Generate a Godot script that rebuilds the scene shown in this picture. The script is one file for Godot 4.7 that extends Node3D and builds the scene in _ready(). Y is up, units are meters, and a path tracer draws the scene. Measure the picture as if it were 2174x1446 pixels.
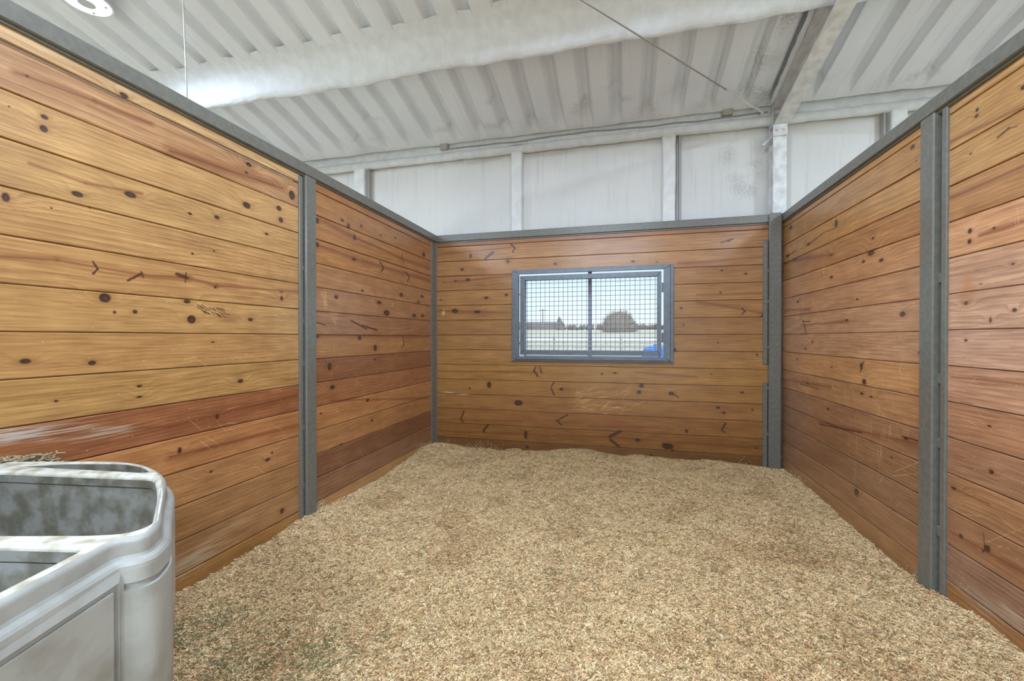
extends Node3D
# A horse stall: three planked walls in steel channels, bedding on the floor, a corner feeder, a grille window, a foam-sprayed barn roof.
const P := 0.1725            # plank pitch
const CH := 1.25925          # camera height
const XL := -2.13            # plank faces of the side walls, and of the back wall
const XR := 1.532
const DB := 4.71
const DW := 4.91             # inner face of the barn's outside wall
const YAW := 0.249628
const RAIL_TOP := 2.462
const RAIL_LOW := 2.383
const KNOTS := {
	"LO": [1.096,2.227,0.004,0.005,1.145,2.1,0.012,0.009,1.142,2.055,0.012,0.013,1.247,1.841,0.019,0.011,1.44,1.9,0.027,0.013,1.037,1.761,0.012,0.017,1.414,2.33,0.017,0.01,1.338,1.429,0.022,0.02,1.374,1.371,0.005,0.006,1.454,1.378,0.01,0.009,1.087,1.174,0.019,0.012,1.291,1.156,0.015,0.01,1.472,1.04,0.012,0.006,1.471,0.991,0.014,0.006,1.174,1.014,0.007,0.005,2.054,2.037,0.029,0.019,2.296,2.089,0.019,0.015,2.312,2.021,0.02,0.018,2.068,2.28,0.023,0.014,2.41,2.21,0.025,0.028,2.198,1.903,0.015,0.009,1.863,1.914,0.017,0.013,1.711,1.892,0.01,0.007,2.052,2.227,0.01,0.008,1.723,1.691,0.007,0.005,1.843,1.729,0.006,0.005,2.317,1.515,0.012,0.015,1.85,1.534,0.008,0.008,1.718,1.353,0.022,0.019,1.694,1.443,0.019,0.01,2.077,1.368,0.017,0.011,1.835,1.236,0.011,0.005,2.004,1.01,0.019,0.011,1.858,0.832,0.011,0.013,1.653,0.7,0.009,0.014,1.821,0.543,0.011,0.008,2.199,0.502,0.018,0.009,2.236,0.536,0.007,0.006,2.315,0.139,0.02,0.021,2.314,1.557,0.008,0.006,1.288,1.798,0.003,0.004,1.163,1.76,0.003,0.004,1.047,2.089,0.002,0.003],
	"LI": [2.942,2.185,0.018,0.011,3.02,2.161,0.018,0.023,3.194,2.205,0.014,0.016,2.651,2.105,0.02,0.02,3.101,2.084,0.019,0.019,4.375,2.185,0.035,0.026,3.094,1.905,0.026,0.012,3.212,1.659,0.02,0.008,3.879,1.687,0.038,0.019,2.865,1.575,0.022,0.015,3.595,1.493,0.05,0.026,4.149,1.494,0.043,0.02,4.349,1.504,0.035,0.016,3.474,1.58,0.039,0.017,4.248,1.647,0.033,0.015,4.339,1.716,0.035,0.016,2.655,1.933,0.02,0.02,3.17,1.259,0.027,0.02,3.404,1.171,0.03,0.029,2.648,1.269,0.025,0.014,2.786,1.046,0.027,0.032,3.403,1.066,0.015,0.008,2.817,0.883,0.033,0.018,2.69,0.708,0.01,0.007,3.285,0.721,0.021,0.012,3.349,0.533,0.015,0.012,2.923,0.424,0.017,0.011,3.761,2.229,0.018,0.009,3.492,2.194,0.016,0.009],
	"B": [-1.802,2.057,0.023,0.016,-1.25,2.126,0.022,0.021,-1.697,2.211,0.012,0.027,-1.885,1.927,0.018,0.011,-1.732,1.933,0.023,0.016,-1.509,1.72,0.028,0.016,-1.267,1.747,0.017,0.016,-2.069,1.711,0.018,0.006,-1.891,1.574,0.041,0.028,-1.617,1.559,0.052,0.022,-.707,2.076,0.021,0.016,0.119,2.066,0.024,0.015,0.356,2.05,0.009,0.01,0.596,1.565,0.014,0.01,0.62,1.395,0.009,0.01,0.978,1.938,0.013,0.009,1.198,1.896,0.013,0.009,0.966,1.715,0.009,0.009,1.362,1.672,0.013,0.009,0.945,1.212,0.009,0.01,-.068,0.882,0.02,0.01,-.201,0.869,0.01,0.01,-.638,0.693,0.021,0.016,-1.475,0.717,0.023,0.033,-1.71,0.672,0.012,0.011,-1.129,0.524,0.044,0.027,0.203,0.753,0.024,0.02,0.179,0.688,0.024,0.02,0.502,0.683,0.028,0.02,0.947,0.554,0.018,0.014,1,0.504,0.017,0.014,-1.042,0.166,0.016,0.043,0.171,0.179,0.033,0.02,0.471,0.133,0.055,0.029,0.65,0.3,0.014,0.019,-1.026,0.029,0.016,0.016,0.304,0.029,0.014,0.01,0.534,1.137,0.014,0.019,0.885,0.891,0.009,0.005,1.302,1.091,0.008,0.009,1.167,0.714,0.017,0.009,1.261,0.544,0.008,0.009,1.296,0.166,0.013,0.009],
	"RI": [-3.655,2.099,0.021,0.028,-4.526,2.288,0.035,0.022,-3.177,1.887,0.016,0.009,-3.085,1.732,0.024,0.011,-3.197,1.796,0.037,0.018,-3.284,1.758,0.017,0.009,-3.734,1.885,0.023,0.011,-3.724,1.717,0.022,0.011,-4.422,1.971,0.044,0.013,-4.139,2.052,0.028,0.012,-4.594,2.037,0.048,0.013,-4.354,1.584,0.021,0.013,-3.357,1.518,0.012,0.006,-2.879,1.394,0.025,0.016,-3.498,1.385,0.02,0.007,-2.735,1.182,0.011,0.01,-3.3,1.073,0.017,0.025,-3.265,0.974,0.022,0.018,-3.293,0.894,0.023,0.009,-4.136,0.872,0.028,0.008,-2.844,0.702,0.02,0.01,-2.975,0.562,0.009,0.006,-4.047,1.224,0.018,0.008,-4.358,1.069,0.021,0.008,-3.71,1.04,0.015,0.007,-3.35,0.226,0.03,0.025,-2.799,2.295,0.019,0.013,-2.767,2.206,0.008,0.005,-3.767,0.716,0.023,0.007,-3.183,0.887,0.021,0.006,-4.187,1.166,0.019,0.008],
	"RO": [-2.366,2.274,0.008,0.008,-2.369,2.248,0.011,0.008,-2.399,2.093,0.008,0.004,-2.14,2.246,0.012,0.009,-2.399,1.744,0.011,0.011,-2.401,1.697,0.011,0.011,-2.269,1.725,0.009,0.006,-2.17,1.371,0.011,0.008,-2.285,1.336,0.007,0.012,-2.42,1.419,0.014,0.011,-2.419,1.248,0.008,0.006,-2.339,1.496,0.005,0.004,-2.288,0.881,0.012,0.004,-2.277,0.688,0.014,0.01,-2.49,0.544,0.018,0.007,-2.296,0.351,0.017,0.014,-2.442,0.337,0.011,0.009,-2.18,1.558,0.009,0.004],
}
const STROKES := {
	"LO": [1.297,1.576,1.313,1.549,0.008,1.313,1.549,1.297,1.527,0.008,1.426,1.515,1.484,1.555,0.011,1.48,1.563,1.49,1.538,0.006,1.645,1.574,1.695,1.562,0.019,1.69,1.589,1.685,1.541,0.007,1.839,1.399,1.883,1.381,0.004,1.858,1.39,1.875,1.375,0.004,1.889,1.394,1.939,1.389,0.004,1.817,1.42,1.85,1.407,0.004,1.749,1.432,1.775,1.415,0.004,1.861,1.418,1.906,1.41,0.004,1.839,1.421,1.855,1.402,0.004,1.777,1.43,1.825,1.41,0.004,1.79,1.401,1.822,1.385,0.004,1.777,1.402,1.814,1.385,0.004,1.883,1.409,1.912,1.4,0.004,1.77,1.436,1.793,1.421,0.004,1.749,1.418,1.775,1.407,0.004,1.869,1.403,1.898,1.389,0.004,1.853,1.422,1.904,1.418,0.004,1.858,1.392,1.878,1.373,0.004,1.801,1.411,1.817,1.405,0.004,1.775,1.405,1.795,1.386,0.004,1.889,1.384,1.918,1.372,0.004,1.825,1.4,1.844,1.384,0.004,1.866,1.39,1.886,1.37,0.004,1.762,1.426,1.796,1.409,0.004],
	"LI": [3.484,1.953,3.547,1.907,0.017,3.547,1.907,3.507,1.867,0.017,3.966,1.931,4.046,1.889,0.019,4.046,1.889,4.006,1.84,0.019,3.89,2.094,3.909,2.026,0.014,3.896,1.283,3.935,1.173,0.014,3.935,1.207,3.877,1.16,0.009,4.458,2.078,4.47,2.032,0.011,3.204,1.367,3.435,1.331,0.016,3.054,1.401,3.273,1.336,0.016,2.638,1.374,2.739,1.354,0.01],
	"B": [-1.52,2.17,-1.429,2.236,0.032,-1.212,2.321,-1.168,2.271,0.021,-1.168,2.271,-1.195,2.23,0.016,1.034,2.228,1.077,2.25,0.019,0.969,2.218,1.047,2.242,0.014,1.165,1.555,1.19,1.522,0.014,1.19,1.522,1.165,1.499,0.014,-.929,0.933,-.95,0.89,0.016,-.95,0.89,-.907,0.833,0.021,-.722,0.764,-.753,0.721,0.016,-.753,0.7,-.722,0.628,0.016,-1.78,0.401,-1.815,0.322,0.017,-1.827,0.31,-1.786,0.273,0.017,-.57,0.416,-.69,0.342,0.016,-.69,0.342,-.638,0.298,0.016,-1.486,0.255,-1.538,0.193,0.022,-1.549,0.187,-1.521,0.167,0.016,-.013,0.259,-.121,0.198,0.035,-.111,0.163,-.023,0.102,0.03,1.018,0.4,0.983,0.332,0.019,0.983,0.322,1.018,0.305,0.014,0.502,0.688,0.571,0.646,0.015,0.425,0.155,0.518,0.097,0.025,-.859,0.865,-.886,0.939,0.016,1.338,1.469,1.363,1.515,0.014],
	"RI": [-4.239,1.411,-4.169,1.295,0.016,-4.259,1.403,-4.095,1.397,0.008,-4.139,2.048,-3.86,2.082,0.012,-3.86,2.082,-3.677,2.073,0.007,-4.63,2.035,-4.401,2.048,0.013,-3.317,1.032,-3.272,1.103,0.009,-3.91,0.573,-3.29,0.638,0.01,-2.877,0.708,-2.702,0.714,0.008,-4.283,0.853,-3.913,0.85,0.008],
	"RO": [-2.256,2.101,-2.202,2.115,0.01,-2.202,2.115,-2.163,2.104,0.004,-2.314,0.407,-2.308,0.352,0.004,-2.318,0.326,-2.284,0.363,0.008,-2.425,1.006,-2.352,1.006,0.002,-2.447,0.963,-2.376,0.963,0.002],
}
const STREAKS := {
	"LO": [1.024,1.549,1.18,1.562,0.014,1.18,1.562,1.484,1.548,0.016,1.484,1.548,1.705,1.563,0.02,1.705,1.563,1.862,1.543,0.012,1.862,1.543,2.499,1.573,0.017,1.1,1.908,1.273,1.894,0.009,1.273,1.894,1.486,1.921,0.01,1.607,0.828,2.464,0.871,0.037,1.02,0.896,1.607,0.828,0.019,1.607,0.679,2.463,0.657,0.027,1.75,0.677,2.464,0.673,0.011,1.064,2.222,1.307,2.247,0.018,1.307,2.247,1.529,2.26,0.017,1.614,2.169,2.333,2.228,0.042],
	"LI": [2.651,2.125,3.101,2.088,0.029,3.101,2.088,3.861,2.056,0.03,3.861,2.056,4.531,2.053,0.025,2.65,1.932,3.1,1.914,0.025,3.1,1.914,3.531,1.914,0.025,3.531,1.914,4.531,1.912,0.034,2.628,1.276,4.529,1.27,0.021,2.79,0.787,4.502,0.571,0.017],
	"B": [-2.045,1.91,-1.212,1.959,0.022,-2.106,1.578,-1.212,1.542,0.027,-2.106,0.862,-.913,0.875,0.016,-2.107,0.291,-1.075,0.319,0.011,-2.107,0.157,-1.02,0.173,0.016,-1.02,0.173,-.091,0.194,0.01,-.091,0.194,1.359,0.166,0.019,0.749,1.697,1.362,1.7,0.014,0.75,1.63,1.363,1.501,0.028,-2.105,2.247,-1.212,2.284,0.022,-.34,0.298,0.387,0.325,0.02,0.568,2.022,1.361,2.057,0.028,0.15,0.896,0.752,0.86,0.02],
	"RI": [-4.422,1.967,-3.689,1.88,0.023,-4.69,1.977,-4.101,1.938,0.025,-4.702,0.86,-3.716,0.887,0.02,-3.91,0.591,-2.687,0.701,0.021,-4.289,1.371,-3.479,1.374,0.015,-4.648,1.518,-4.096,1.504,0.017],
	"RO": [-2.521,1.931,-2.133,1.935,0.014,-2.523,2.203,-2.135,2.17,0.01,-2.507,1.072,-2.126,1.078,0.008,-2.5,0.329,-2.119,0.339,0.016,-2.49,0.544,-2.285,0.545,0.011,-2.346,1.71,-2.131,1.716,0.012],
}
const SCRATCHES := {
	"LO": [2.225,0.722,2.309,0.666,0.003,1.701,0.898,1.775,0.906,0.002,1.761,1.284,1.814,1.284,0.002,1.792,0.736,1.897,0.658,0.003,1.758,0.724,1.835,0.651,0.002,2.216,0.391,2.273,0.334,0.003,2.278,0.57,2.366,0.605,0.003,2.037,1.169,2.158,1.124,0.003,1.676,1.148,1.75,1.164,0.002,1.706,0.84,1.771,0.776,0.002,1.855,0.809,1.918,0.732,0.003,1.924,0.749,1.975,0.733,0.003,2.067,0.53,2.18,0.42,0.003,1.959,1.161,2.066,1.106,0.003,1.81,0.534,1.893,0.516,0.003,1.749,1.447,1.861,1.395,0.002,2.125,1.396,2.278,1.403,0.003,2.158,0.389,2.235,0.406,0.003,1.668,0.573,1.749,0.523,0.002,1.72,1.165,1.805,1.107,0.002,1.941,1.32,2.009,1.286,0.003,1.896,1.142,1.965,1.139,0.003,2.301,1.444,2.419,1.373,0.003,1.986,0.531,2.107,0.482,0.003,1.915,0.785,1.984,0.772,0.003,1.924,0.862,2.036,0.874,0.003],
	"LI": [2.699,1.594,2.74,1.493,0.01,2.73,1.569,2.761,1.502,0.007,2.804,1.462,2.858,1.357,0.007,2.893,1.541,2.951,1.497,0.004,3.576,0.794,3.519,0.896,0.004,3.748,1.063,3.635,0.966,0.005,2.987,1.552,3.005,1.629,0.004,3.459,1.536,3.521,1.463,0.004,3.887,1.24,3.793,1.162,0.005,2.819,1.345,2.927,1.3,0.004,2.965,0.605,2.983,0.662,0.004,3.301,1.325,3.45,1.255,0.004,3.357,0.673,3.394,0.567,0.004,3.12,0.365,3.2,0.277,0.004,3.122,0.904,3.209,0.851,0.004,2.798,1.434,2.814,1.47,0.004,3.436,1.564,3.436,1.547,0.004,4.004,1.187,4.106,1.18,0.005,2.874,1.045,2.796,0.982,0.004,3.747,0.848,3.82,0.869,0.005,2.852,1.191,2.874,1.201,0.004,2.704,0.48,2.659,0.525,0.003,3.659,0.731,3.6,0.734,0.004,2.854,0.284,2.782,0.287,0.004,3.666,0.101,3.771,0.072,0.005,3.032,0.604,3.095,0.619,0.004,3.368,1.621,3.361,1.604,0.004,4.024,1.337,4.236,1.305,0.005,3.981,0.357,3.971,0.427,0.005,3.229,0.817,3.208,0.799,0.004,2.882,0.306,2.988,0.235,0.004,2.935,0.625,2.867,0.7,0.004,3.846,0.258,3.846,0.225,0.005,3.398,1.586,3.295,1.582,0.004,2.841,1.205,2.829,1.126,0.004,3.913,0.494,4.032,0.494,0.005,4.073,0.556,4.052,0.593,0.005,4.085,1.052,4.116,0.996,0.005,3.45,1.417,3.473,1.336,0.004,4.104,0.63,3.982,0.734,0.005,3.428,1.53,3.346,1.594,0.004,3.263,0.622,3.235,0.683,0.004,4.082,0.238,4.135,0.257,0.005,3.424,0.595,3.335,0.602,0.004,3.732,1.591,3.907,1.581,0.005,3.046,0.873,3.148,0.874,0.004,3.731,1.177,3.784,1.084,0.005,4.094,0.701,4.222,0.64,0.005],
	"B": [-.458,0.565,-.301,0.611,0.005,-.346,0.487,-.195,0.503,0.005,-.437,0.576,-.391,0.552,0.005,-.437,0.555,-.275,0.607,0.005,0.001,0.687,0.083,0.685,0.005,0.055,0.498,0.098,0.51,0.005,-.275,0.612,-.146,0.617,0.005,-.407,0.551,-.361,0.573,0.005,-.009,0.556,0.025,0.613,0.005,-.473,0.641,-.316,0.652,0.005,-.478,0.621,-.432,0.669,0.005,-.381,0.568,-.295,0.596,0.005,-.321,0.657,-.171,0.687,0.005,-.341,0.462,-.275,0.51,0.005,-.381,0.593,-.316,0.626,0.005,-.417,0.535,-.336,0.574,0.005,-.146,0.652,-.014,0.712,0.005,-.205,0.442,-.087,0.427,0.005,-.126,0.572,-.057,0.554,0.005,0.059,0.694,0.107,0.755,0.005,0.059,0.609,0.146,0.657,0.005,-.483,0.59,-.386,0.66,0.005,-.038,0.636,0.045,0.703,0.005,-.285,0.489,-.166,0.575,0.005,-.018,0.445,0.021,0.487,0.005,-.116,0.517,0.011,0.512,0.005,-.535,0.629,-.427,0.694,0.005,0.025,0.552,0.055,0.528,0.005,0.054,0.579,0.17,0.573,0.005,0.098,0.53,0.232,0.59,0.005,-.529,0.464,-.447,0.55,0.005,-.473,0.456,-.381,0.516,0.005,-.141,0.485,-.033,0.525,0.005,-.205,0.513,-.116,0.577,0.005,-.509,0.563,-.407,0.577,0.005,0.021,0.557,0.122,0.576,0.005,-.412,0.638,-.301,0.642,0.005,-.534,0.531,-.468,0.564,0.005,0.011,0.567,0.05,0.588,0.005,-.171,0.519,-.023,0.515,0.005,-.555,0.556,-.463,0.575,0.005,-.452,0.596,-.397,0.659,0.005,0.021,0.567,0.179,0.558,0.005,-.052,0.524,0.05,0.513,0.005,0.016,0.647,0.088,0.67,0.005,0.059,0.544,0.107,0.575,0.005,-.366,0.594,-.336,0.605,0.005,-.205,0.488,-.092,0.487,0.005,-.316,0.534,-.2,0.534,0.005,-.565,0.55,-.407,0.551,0.005,-.412,0.674,-.246,0.73,0.005,-.529,0.671,-.376,0.655,0.005,-.493,0.62,-.458,0.704,0.005,-.285,0.551,-.24,0.583,0.005,0.045,0.578,0.151,0.617,0.005,0.001,0.481,0.112,0.501,0.005,-.136,0.658,-.082,0.669,0.005,-.412,0.515,-.26,0.541,0.005,-.483,0.579,-.321,0.662,0.005,-.116,0.527,-.062,0.589,0.005,-.072,0.67,0.045,0.698,0.005,-.295,0.586,-.211,0.614,0.005,-.478,0.641,-.371,0.706,0.005,-.391,0.593,-.265,0.577,0.005,0.093,0.65,0.189,0.718,0.005,-.092,0.513,0.035,0.503,0.005,-.186,0.519,-.121,0.537,0.005,-.361,0.666,-.271,0.75,0.005,0.011,0.622,0.059,0.664,0.005,-.315,0.463,-.2,0.478,0.005,-.391,0.577,0.006,0.667,0.01,-.24,0.451,-.043,0.65,0.01,-.519,0.48,-.141,0.445,0.01,-.442,0.514,-.24,0.461,0.01],
	"RI": [-3.739,0.963,-3.537,0.712,0.003,-3.54,1.014,-3.381,0.947,0.003,-3.443,0.989,-3.349,0.745,0.003,-3.158,1.014,-3.181,0.655,0.003,-3.152,0.874,-3.023,0.774,0.003,-2.952,0.896,-3.008,0.637,0.003,-3.033,0.772,-3.088,0.502,0.003,-3.057,0.796,-3.102,0.412,0.003,-3.379,0.74,-3.347,0.493,0.003,-3.347,0.493,-3.392,0.257,0.003,-3.918,1.304,-3.54,1.014,0.004,-4.051,1.559,-3.837,1.358,0.008,-3.923,1.774,-3.856,1.654,0.007,-4.633,2.328,-4.511,1.947,0.004,-3.97,2.18,-3.924,1.924,0.004,-3.829,2.169,-3.796,1.973,0.004,-3.677,2.122,-3.646,1.872,0.003,-2.945,1.142,-2.893,1.065,0.005,-2.983,0.449,-2.683,0.56,0.003,-2.939,0.49,-2.738,0.601,0.003,-4.048,0.456,-3.95,0.378,0.004,-3.694,0.911,-3.73,0.772,0.004,-2.895,1.305,-2.903,1.243,0.003,-4.116,-.077,-4.164,-.078,0.004,-2.806,1.37,-2.833,1.283,0.003,-4.123,1.43,-4.219,1.43,0.004,-3.5,0.951,-3.506,0.854,0.003,-2.964,0.334,-2.995,0.242,0.003,-4.354,0.672,-4.473,0.511,0.004,-2.791,1.453,-2.783,1.437,0.003,-3.204,0.274,-3.203,0.247,0.003,-3.344,0.206,-3.315,0.229,0.003,-3.086,0.863,-3.115,0.763,0.003,-3.589,1.068,-3.624,1.087,0.003,-2.996,1.301,-2.982,1.32,0.003,-3.365,0.507,-3.388,0.396,0.003,-4.211,1.556,-4.291,1.566,0.004,-2.935,1.519,-2.906,1.54,0.003,-2.894,0.324,-2.928,0.292,0.003,-3.03,0.956,-2.979,0.981,0.003,-3.078,1.044,-3.044,0.931,0.003,-4.309,0.365,-4.413,0.161,0.004,-4.281,1.595,-4.219,1.41,0.004,-3.935,0.534,-4.029,0.386,0.004,-3.667,1.127,-3.681,1.038,0.003,-2.879,0.534,-2.854,0.515,0.003,-4.274,0.957,-4.314,0.85,0.004,-3.397,1.346,-3.403,1.346,0.003,-2.783,0.966,-2.826,0.979,0.003,-3.148,1.004,-3.157,0.894,0.003,-3.037,0.718,-3.036,0.602,0.003,-2.991,0.746,-2.976,0.658,0.003,-3.587,1.548,-3.573,1.55,0.003,-3.184,1.509,-3.152,1.43,0.003,-4.154,0.826,-4.153,0.666,0.004,-3.039,0.448,-3.091,0.377,0.003,-3.876,0.445,-3.812,0.497,0.004,-3.31,0.967,-3.248,0.918,0.003,-3.089,0.635,-3.063,0.515,0.003,-3.908,1.199,-3.825,1.043,0.004,-2.901,1.093,-2.871,1.008,0.003,-4.003,1.24,-4.029,1.17,0.004,-3.113,1.062,-3.088,1.07,0.003,-2.746,0.752,-2.75,0.766,0.003,-3.081,1.317,-3.028,1.276,0.003,-4.485,1.586,-4.554,1.618,0.004,-3.109,0.619,-3.113,0.493,0.003,-3.105,1.216,-3.094,1.153,0.003,-4.072,0.961,-4.025,0.794,0.004,-2.872,1.148,-2.905,1.066,0.003,-2.8,1.203,-2.824,1.163,0.003,-3.9,1.181,-3.899,1.091,0.004,-2.973,1.235,-2.937,1.224,0.003,-4.349,0.25,-4.255,0.15,0.004,-3.049,0.987,-3.053,0.956,0.003,-3.557,0.668,-3.557,0.648,0.003,-4.107,0.847,-4.182,0.75,0.004,-3.679,0.143,-3.628,0.126,0.003,-2.903,0.791,-2.928,0.745,0.003,-3.445,0.526,-3.496,0.501,0.003],
	"RO": [-2.296,0.378,-2.121,0.515,0.002,-2.443,0.442,-2.261,0.494,0.002,-2.396,0.883,-2.338,0.858,0.002,-2.161,1.78,-2.152,1.712,0.006,-2.171,1.736,-2.164,1.706,0.004,-2.273,0.53,-2.149,0.483,0.002,-2.291,0.683,-2.279,0.695,0.002,-2.338,0.321,-2.331,0.347,0.002,-2.41,0.561,-2.375,0.573,0.002,-2.379,0.727,-2.363,0.727,0.002,-2.404,0.804,-2.396,0.814,0.002,-2.196,0.401,-2.185,0.399,0.002,-2.388,0.551,-2.375,0.552,0.002,-2.42,0.705,-2.425,0.695,0.002,-2.34,0.479,-2.307,0.488,0.002,-2.392,0.132,-2.411,0.101,0.002,-2.223,0.394,-2.241,0.382,0.002,-2.235,0.763,-2.242,0.746,0.002,-2.341,0.924,-2.306,0.906,0.002,-2.336,0.857,-2.293,0.843,0.002,-2.343,0.511,-2.305,0.499,0.002,-2.349,0.328,-2.344,0.333,0.002,-2.466,1.102,-2.44,1.135,0.002,-2.157,0.382,-2.148,0.375,0.002,-2.257,1.112,-2.269,1.119,0.002,-2.18,0.631,-2.183,0.64,0.002,-2.178,1.126,-2.187,1.152,0.002,-2.398,1.048,-2.361,1.081,0.002,-2.392,1.046,-2.35,1.059,0.002,-2.421,1.158,-2.386,1.185,0.002,-2.376,0.356,-2.321,0.362,0.002],
}

const TINTS := {
	"LO": [[150,105,55],[150,108,66],[148,105,62],[160,112,66],[166,112,65],[148,92,55],[176,132,74],[180,133,77],[185,140,82],[184,137,81],[184,138,82],[186,142,84],[190,145,88],[178,132,86],[190,150,98]],
	"LI": [[140,95,55],[112,72,46],[102,62,38],[134,86,49],[140,89,50],[124,75,44],[112,66,40],[166,116,67],[156,108,69],[166,117,74],[170,120,74],[172,120,69],[172,118,66],[170,116,64],[165,110,58]],
	"B": [[120,80,40],[140,94,45],[148,99,51],[155,107,57],[160,112,57],[165,118,58],[165,118,62],[160,114,62],[158,112,62],[165,118,64],[168,120,66],[163,113,62],[170,120,67],[166,116,64],[148,98,55]],
	"RI": [[128,84,48],[124,81,50],[118,78,50],[121,80,50],[125,82,52],[140,92,57],[152,101,60],[148,100,66],[150,102,68],[150,100,64],[152,100,61],[156,103,58],[166,113,59],[160,108,56],[165,112,56]],
	"RO": [[125,78,42],[120,81,57],[125,80,50],[133,87,54],[130,86,58],[141,93,62],[150,102,72],[158,111,82],[160,112,80],[158,110,78],[168,113,74],[180,127,73],[186,137,77],[183,135,77],[182,136,80]],
}
const OFFSET := {"LO": .125, "LI": .115, "B": .185, "RI": .19, "RO": .215}
const SPAN := {"LO": [.26, 2.485], "LI": [2.6, 4.66], "B": [-2.13, 1.46], "RI": [-4.75, -2.675], "RO": [-2.545, -.26]}
const DENSITY := {"LO": 430.0, "LI": 360.0, "B": 300.0, "RI": 360.0, "RO": 400.0}
const LOW := -.15            # where the planks start, under the bedding
const TOP := 2.43
const WOOD_GAIN := .98

var mats := {}
var rng := RandomNumberGenerator.new()


# ---------- helpers ----------
func srgb(r: float, g: float, b: float) -> Color:
	return Color(r / 255.0, g / 255.0, b / 255.0)

func mat(called: String, c: Color, rough := .8, metal := 0.0) -> StandardMaterial3D:
	var m := StandardMaterial3D.new()
	m.resource_name = called
	m.albedo_color = c
	m.roughness = rough
	m.metallic = metal
	mats[called] = m
	return m

func new_st() -> SurfaceTool:
	var st := SurfaceTool.new()
	st.begin(Mesh.PRIMITIVE_TRIANGLES)
	st.set_smooth_group(-1)
	return st

func face(st: SurfaceTool, pts: Array, ctr: Vector3) -> void:
	var mid := Vector3.ZERO
	for p in pts: mid += p
	mid /= pts.size()
	var n: Vector3 = Plane(pts[0], pts[1], pts[2]).normal
	var flip: bool = n.dot(mid - ctr) < 0.0
	for i in range(1, pts.size() - 1):
		st.add_vertex(pts[0])
		st.add_vertex(pts[i + 1] if flip else pts[i])
		st.add_vertex(pts[i] if flip else pts[i + 1])

func add_box(st: SurfaceTool, a: Vector3, b: Vector3, bev := .003) -> void:
	# box between corners a and b with chamfered edges
	var lo := Vector3(minf(a.x, b.x), minf(a.y, b.y), minf(a.z, b.z))
	var hi := Vector3(maxf(a.x, b.x), maxf(a.y, b.y), maxf(a.z, b.z))
	var c := (lo + hi) * .5
	var s: float = minf(bev, minf(hi.x - lo.x, minf(hi.y - lo.y, hi.z - lo.z)) * .4)
	var at := func(sx: int, sy: int, sz: int, ax: int) -> Vector3:
		var v := Vector3(hi.x if sx > 0 else lo.x, hi.y if sy > 0 else lo.y, hi.z if sz > 0 else lo.z)
		if ax != 0: v.x -= sx * s
		if ax != 1: v.y -= sy * s
		if ax != 2: v.z -= sz * s
		return v
	for sg in [-1, 1]:
		face(st, [at.call(sg, -1, -1, 0), at.call(sg, 1, -1, 0), at.call(sg, 1, 1, 0), at.call(sg, -1, 1, 0)], c)
		face(st, [at.call(-1, sg, -1, 1), at.call(1, sg, -1, 1), at.call(1, sg, 1, 1), at.call(-1, sg, 1, 1)], c)
		face(st, [at.call(-1, -1, sg, 2), at.call(1, -1, sg, 2), at.call(1, 1, sg, 2), at.call(-1, 1, sg, 2)], c)
		for tg in [-1, 1]:
			face(st, [at.call(sg, tg, -1, 0), at.call(sg, tg, 1, 0), at.call(sg, tg, 1, 1), at.call(sg, tg, -1, 1)], c)
			face(st, [at.call(sg, -1, tg, 0), at.call(sg, 1, tg, 0), at.call(sg, 1, tg, 2), at.call(sg, -1, tg, 2)], c)
			face(st, [at.call(-1, sg, tg, 1), at.call(1, sg, tg, 1), at.call(1, sg, tg, 2), at.call(-1, sg, tg, 2)], c)
			for ug in [-1, 1]:
				face(st, [at.call(sg, tg, ug, 0), at.call(sg, tg, ug, 1), at.call(sg, tg, ug, 2)], c)

func add_tube(st: SurfaceTool, a: Vector3, b: Vector3, r0: float, r1: float, sides := 10) -> void:
	var d := (b - a).normalized()
	var side := d.cross(Vector3.UP if absf(d.y) < .9 else Vector3.RIGHT).normalized()
	var up := side.cross(d)
	var ra := []
	var rb := []
	for i in sides:
		var t := TAU * i / sides
		var o := side * cos(t) + up * sin(t)
		ra.append(a + o * r0)
		rb.append(b + o * r1)
	var c := (a + b) * .5
	for i in sides:
		var j := (i + 1) % sides
		face(st, [ra[i], ra[j], rb[j], rb[i]], c)
	face(st, ra, c)
	face(st, rb, c)

func add_prism(st: SurfaceTool, poly: Array, dir: Vector3) -> void:
	# convex polygon extruded along dir
	var c := Vector3.ZERO
	for p in poly: c += p
	c = c / poly.size() + dir * .5
	var far := []
	for p in poly: far.append(p + dir)
	face(st, poly, c)
	face(st, far, c)
	for i in poly.size():
		var j := (i + 1) % poly.size()
		face(st, [poly[i], poly[j], far[j], far[i]], c)

func obj(called: String, st: SurfaceTool, m: Material, parent: Node = null) -> MeshInstance3D:
	st.generate_normals()
	return mesh_obj(called, st.commit(), m, parent)

func mesh_obj(called: String, mesh: Mesh, m: Material, parent: Node = null) -> MeshInstance3D:
	var o := MeshInstance3D.new()
	o.name = called
	o.mesh = mesh
	o.material_override = m
	(parent if parent else self).add_child(o, true)
	return o

func boxed(called: String, a: Vector3, b: Vector3, m: Material, parent: Node = null, bev := .003) -> MeshInstance3D:
	var st := new_st()
	add_box(st, a, b, bev)
	return obj(called, st, m, parent)

func holder(called: String, at := Vector3.ZERO) -> Node3D:
	var o := Node3D.new()
	o.name = called
	o.position = at
	add_child(o, true)
	return o

func tag(o: Node, label: String, category: String, group := "", kind := "") -> void:
	o.set_meta("label", label)
	if category: o.set_meta("category", category)
	if group: o.set_meta("group", group)
	if kind: o.set_meta("kind", kind)

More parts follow.
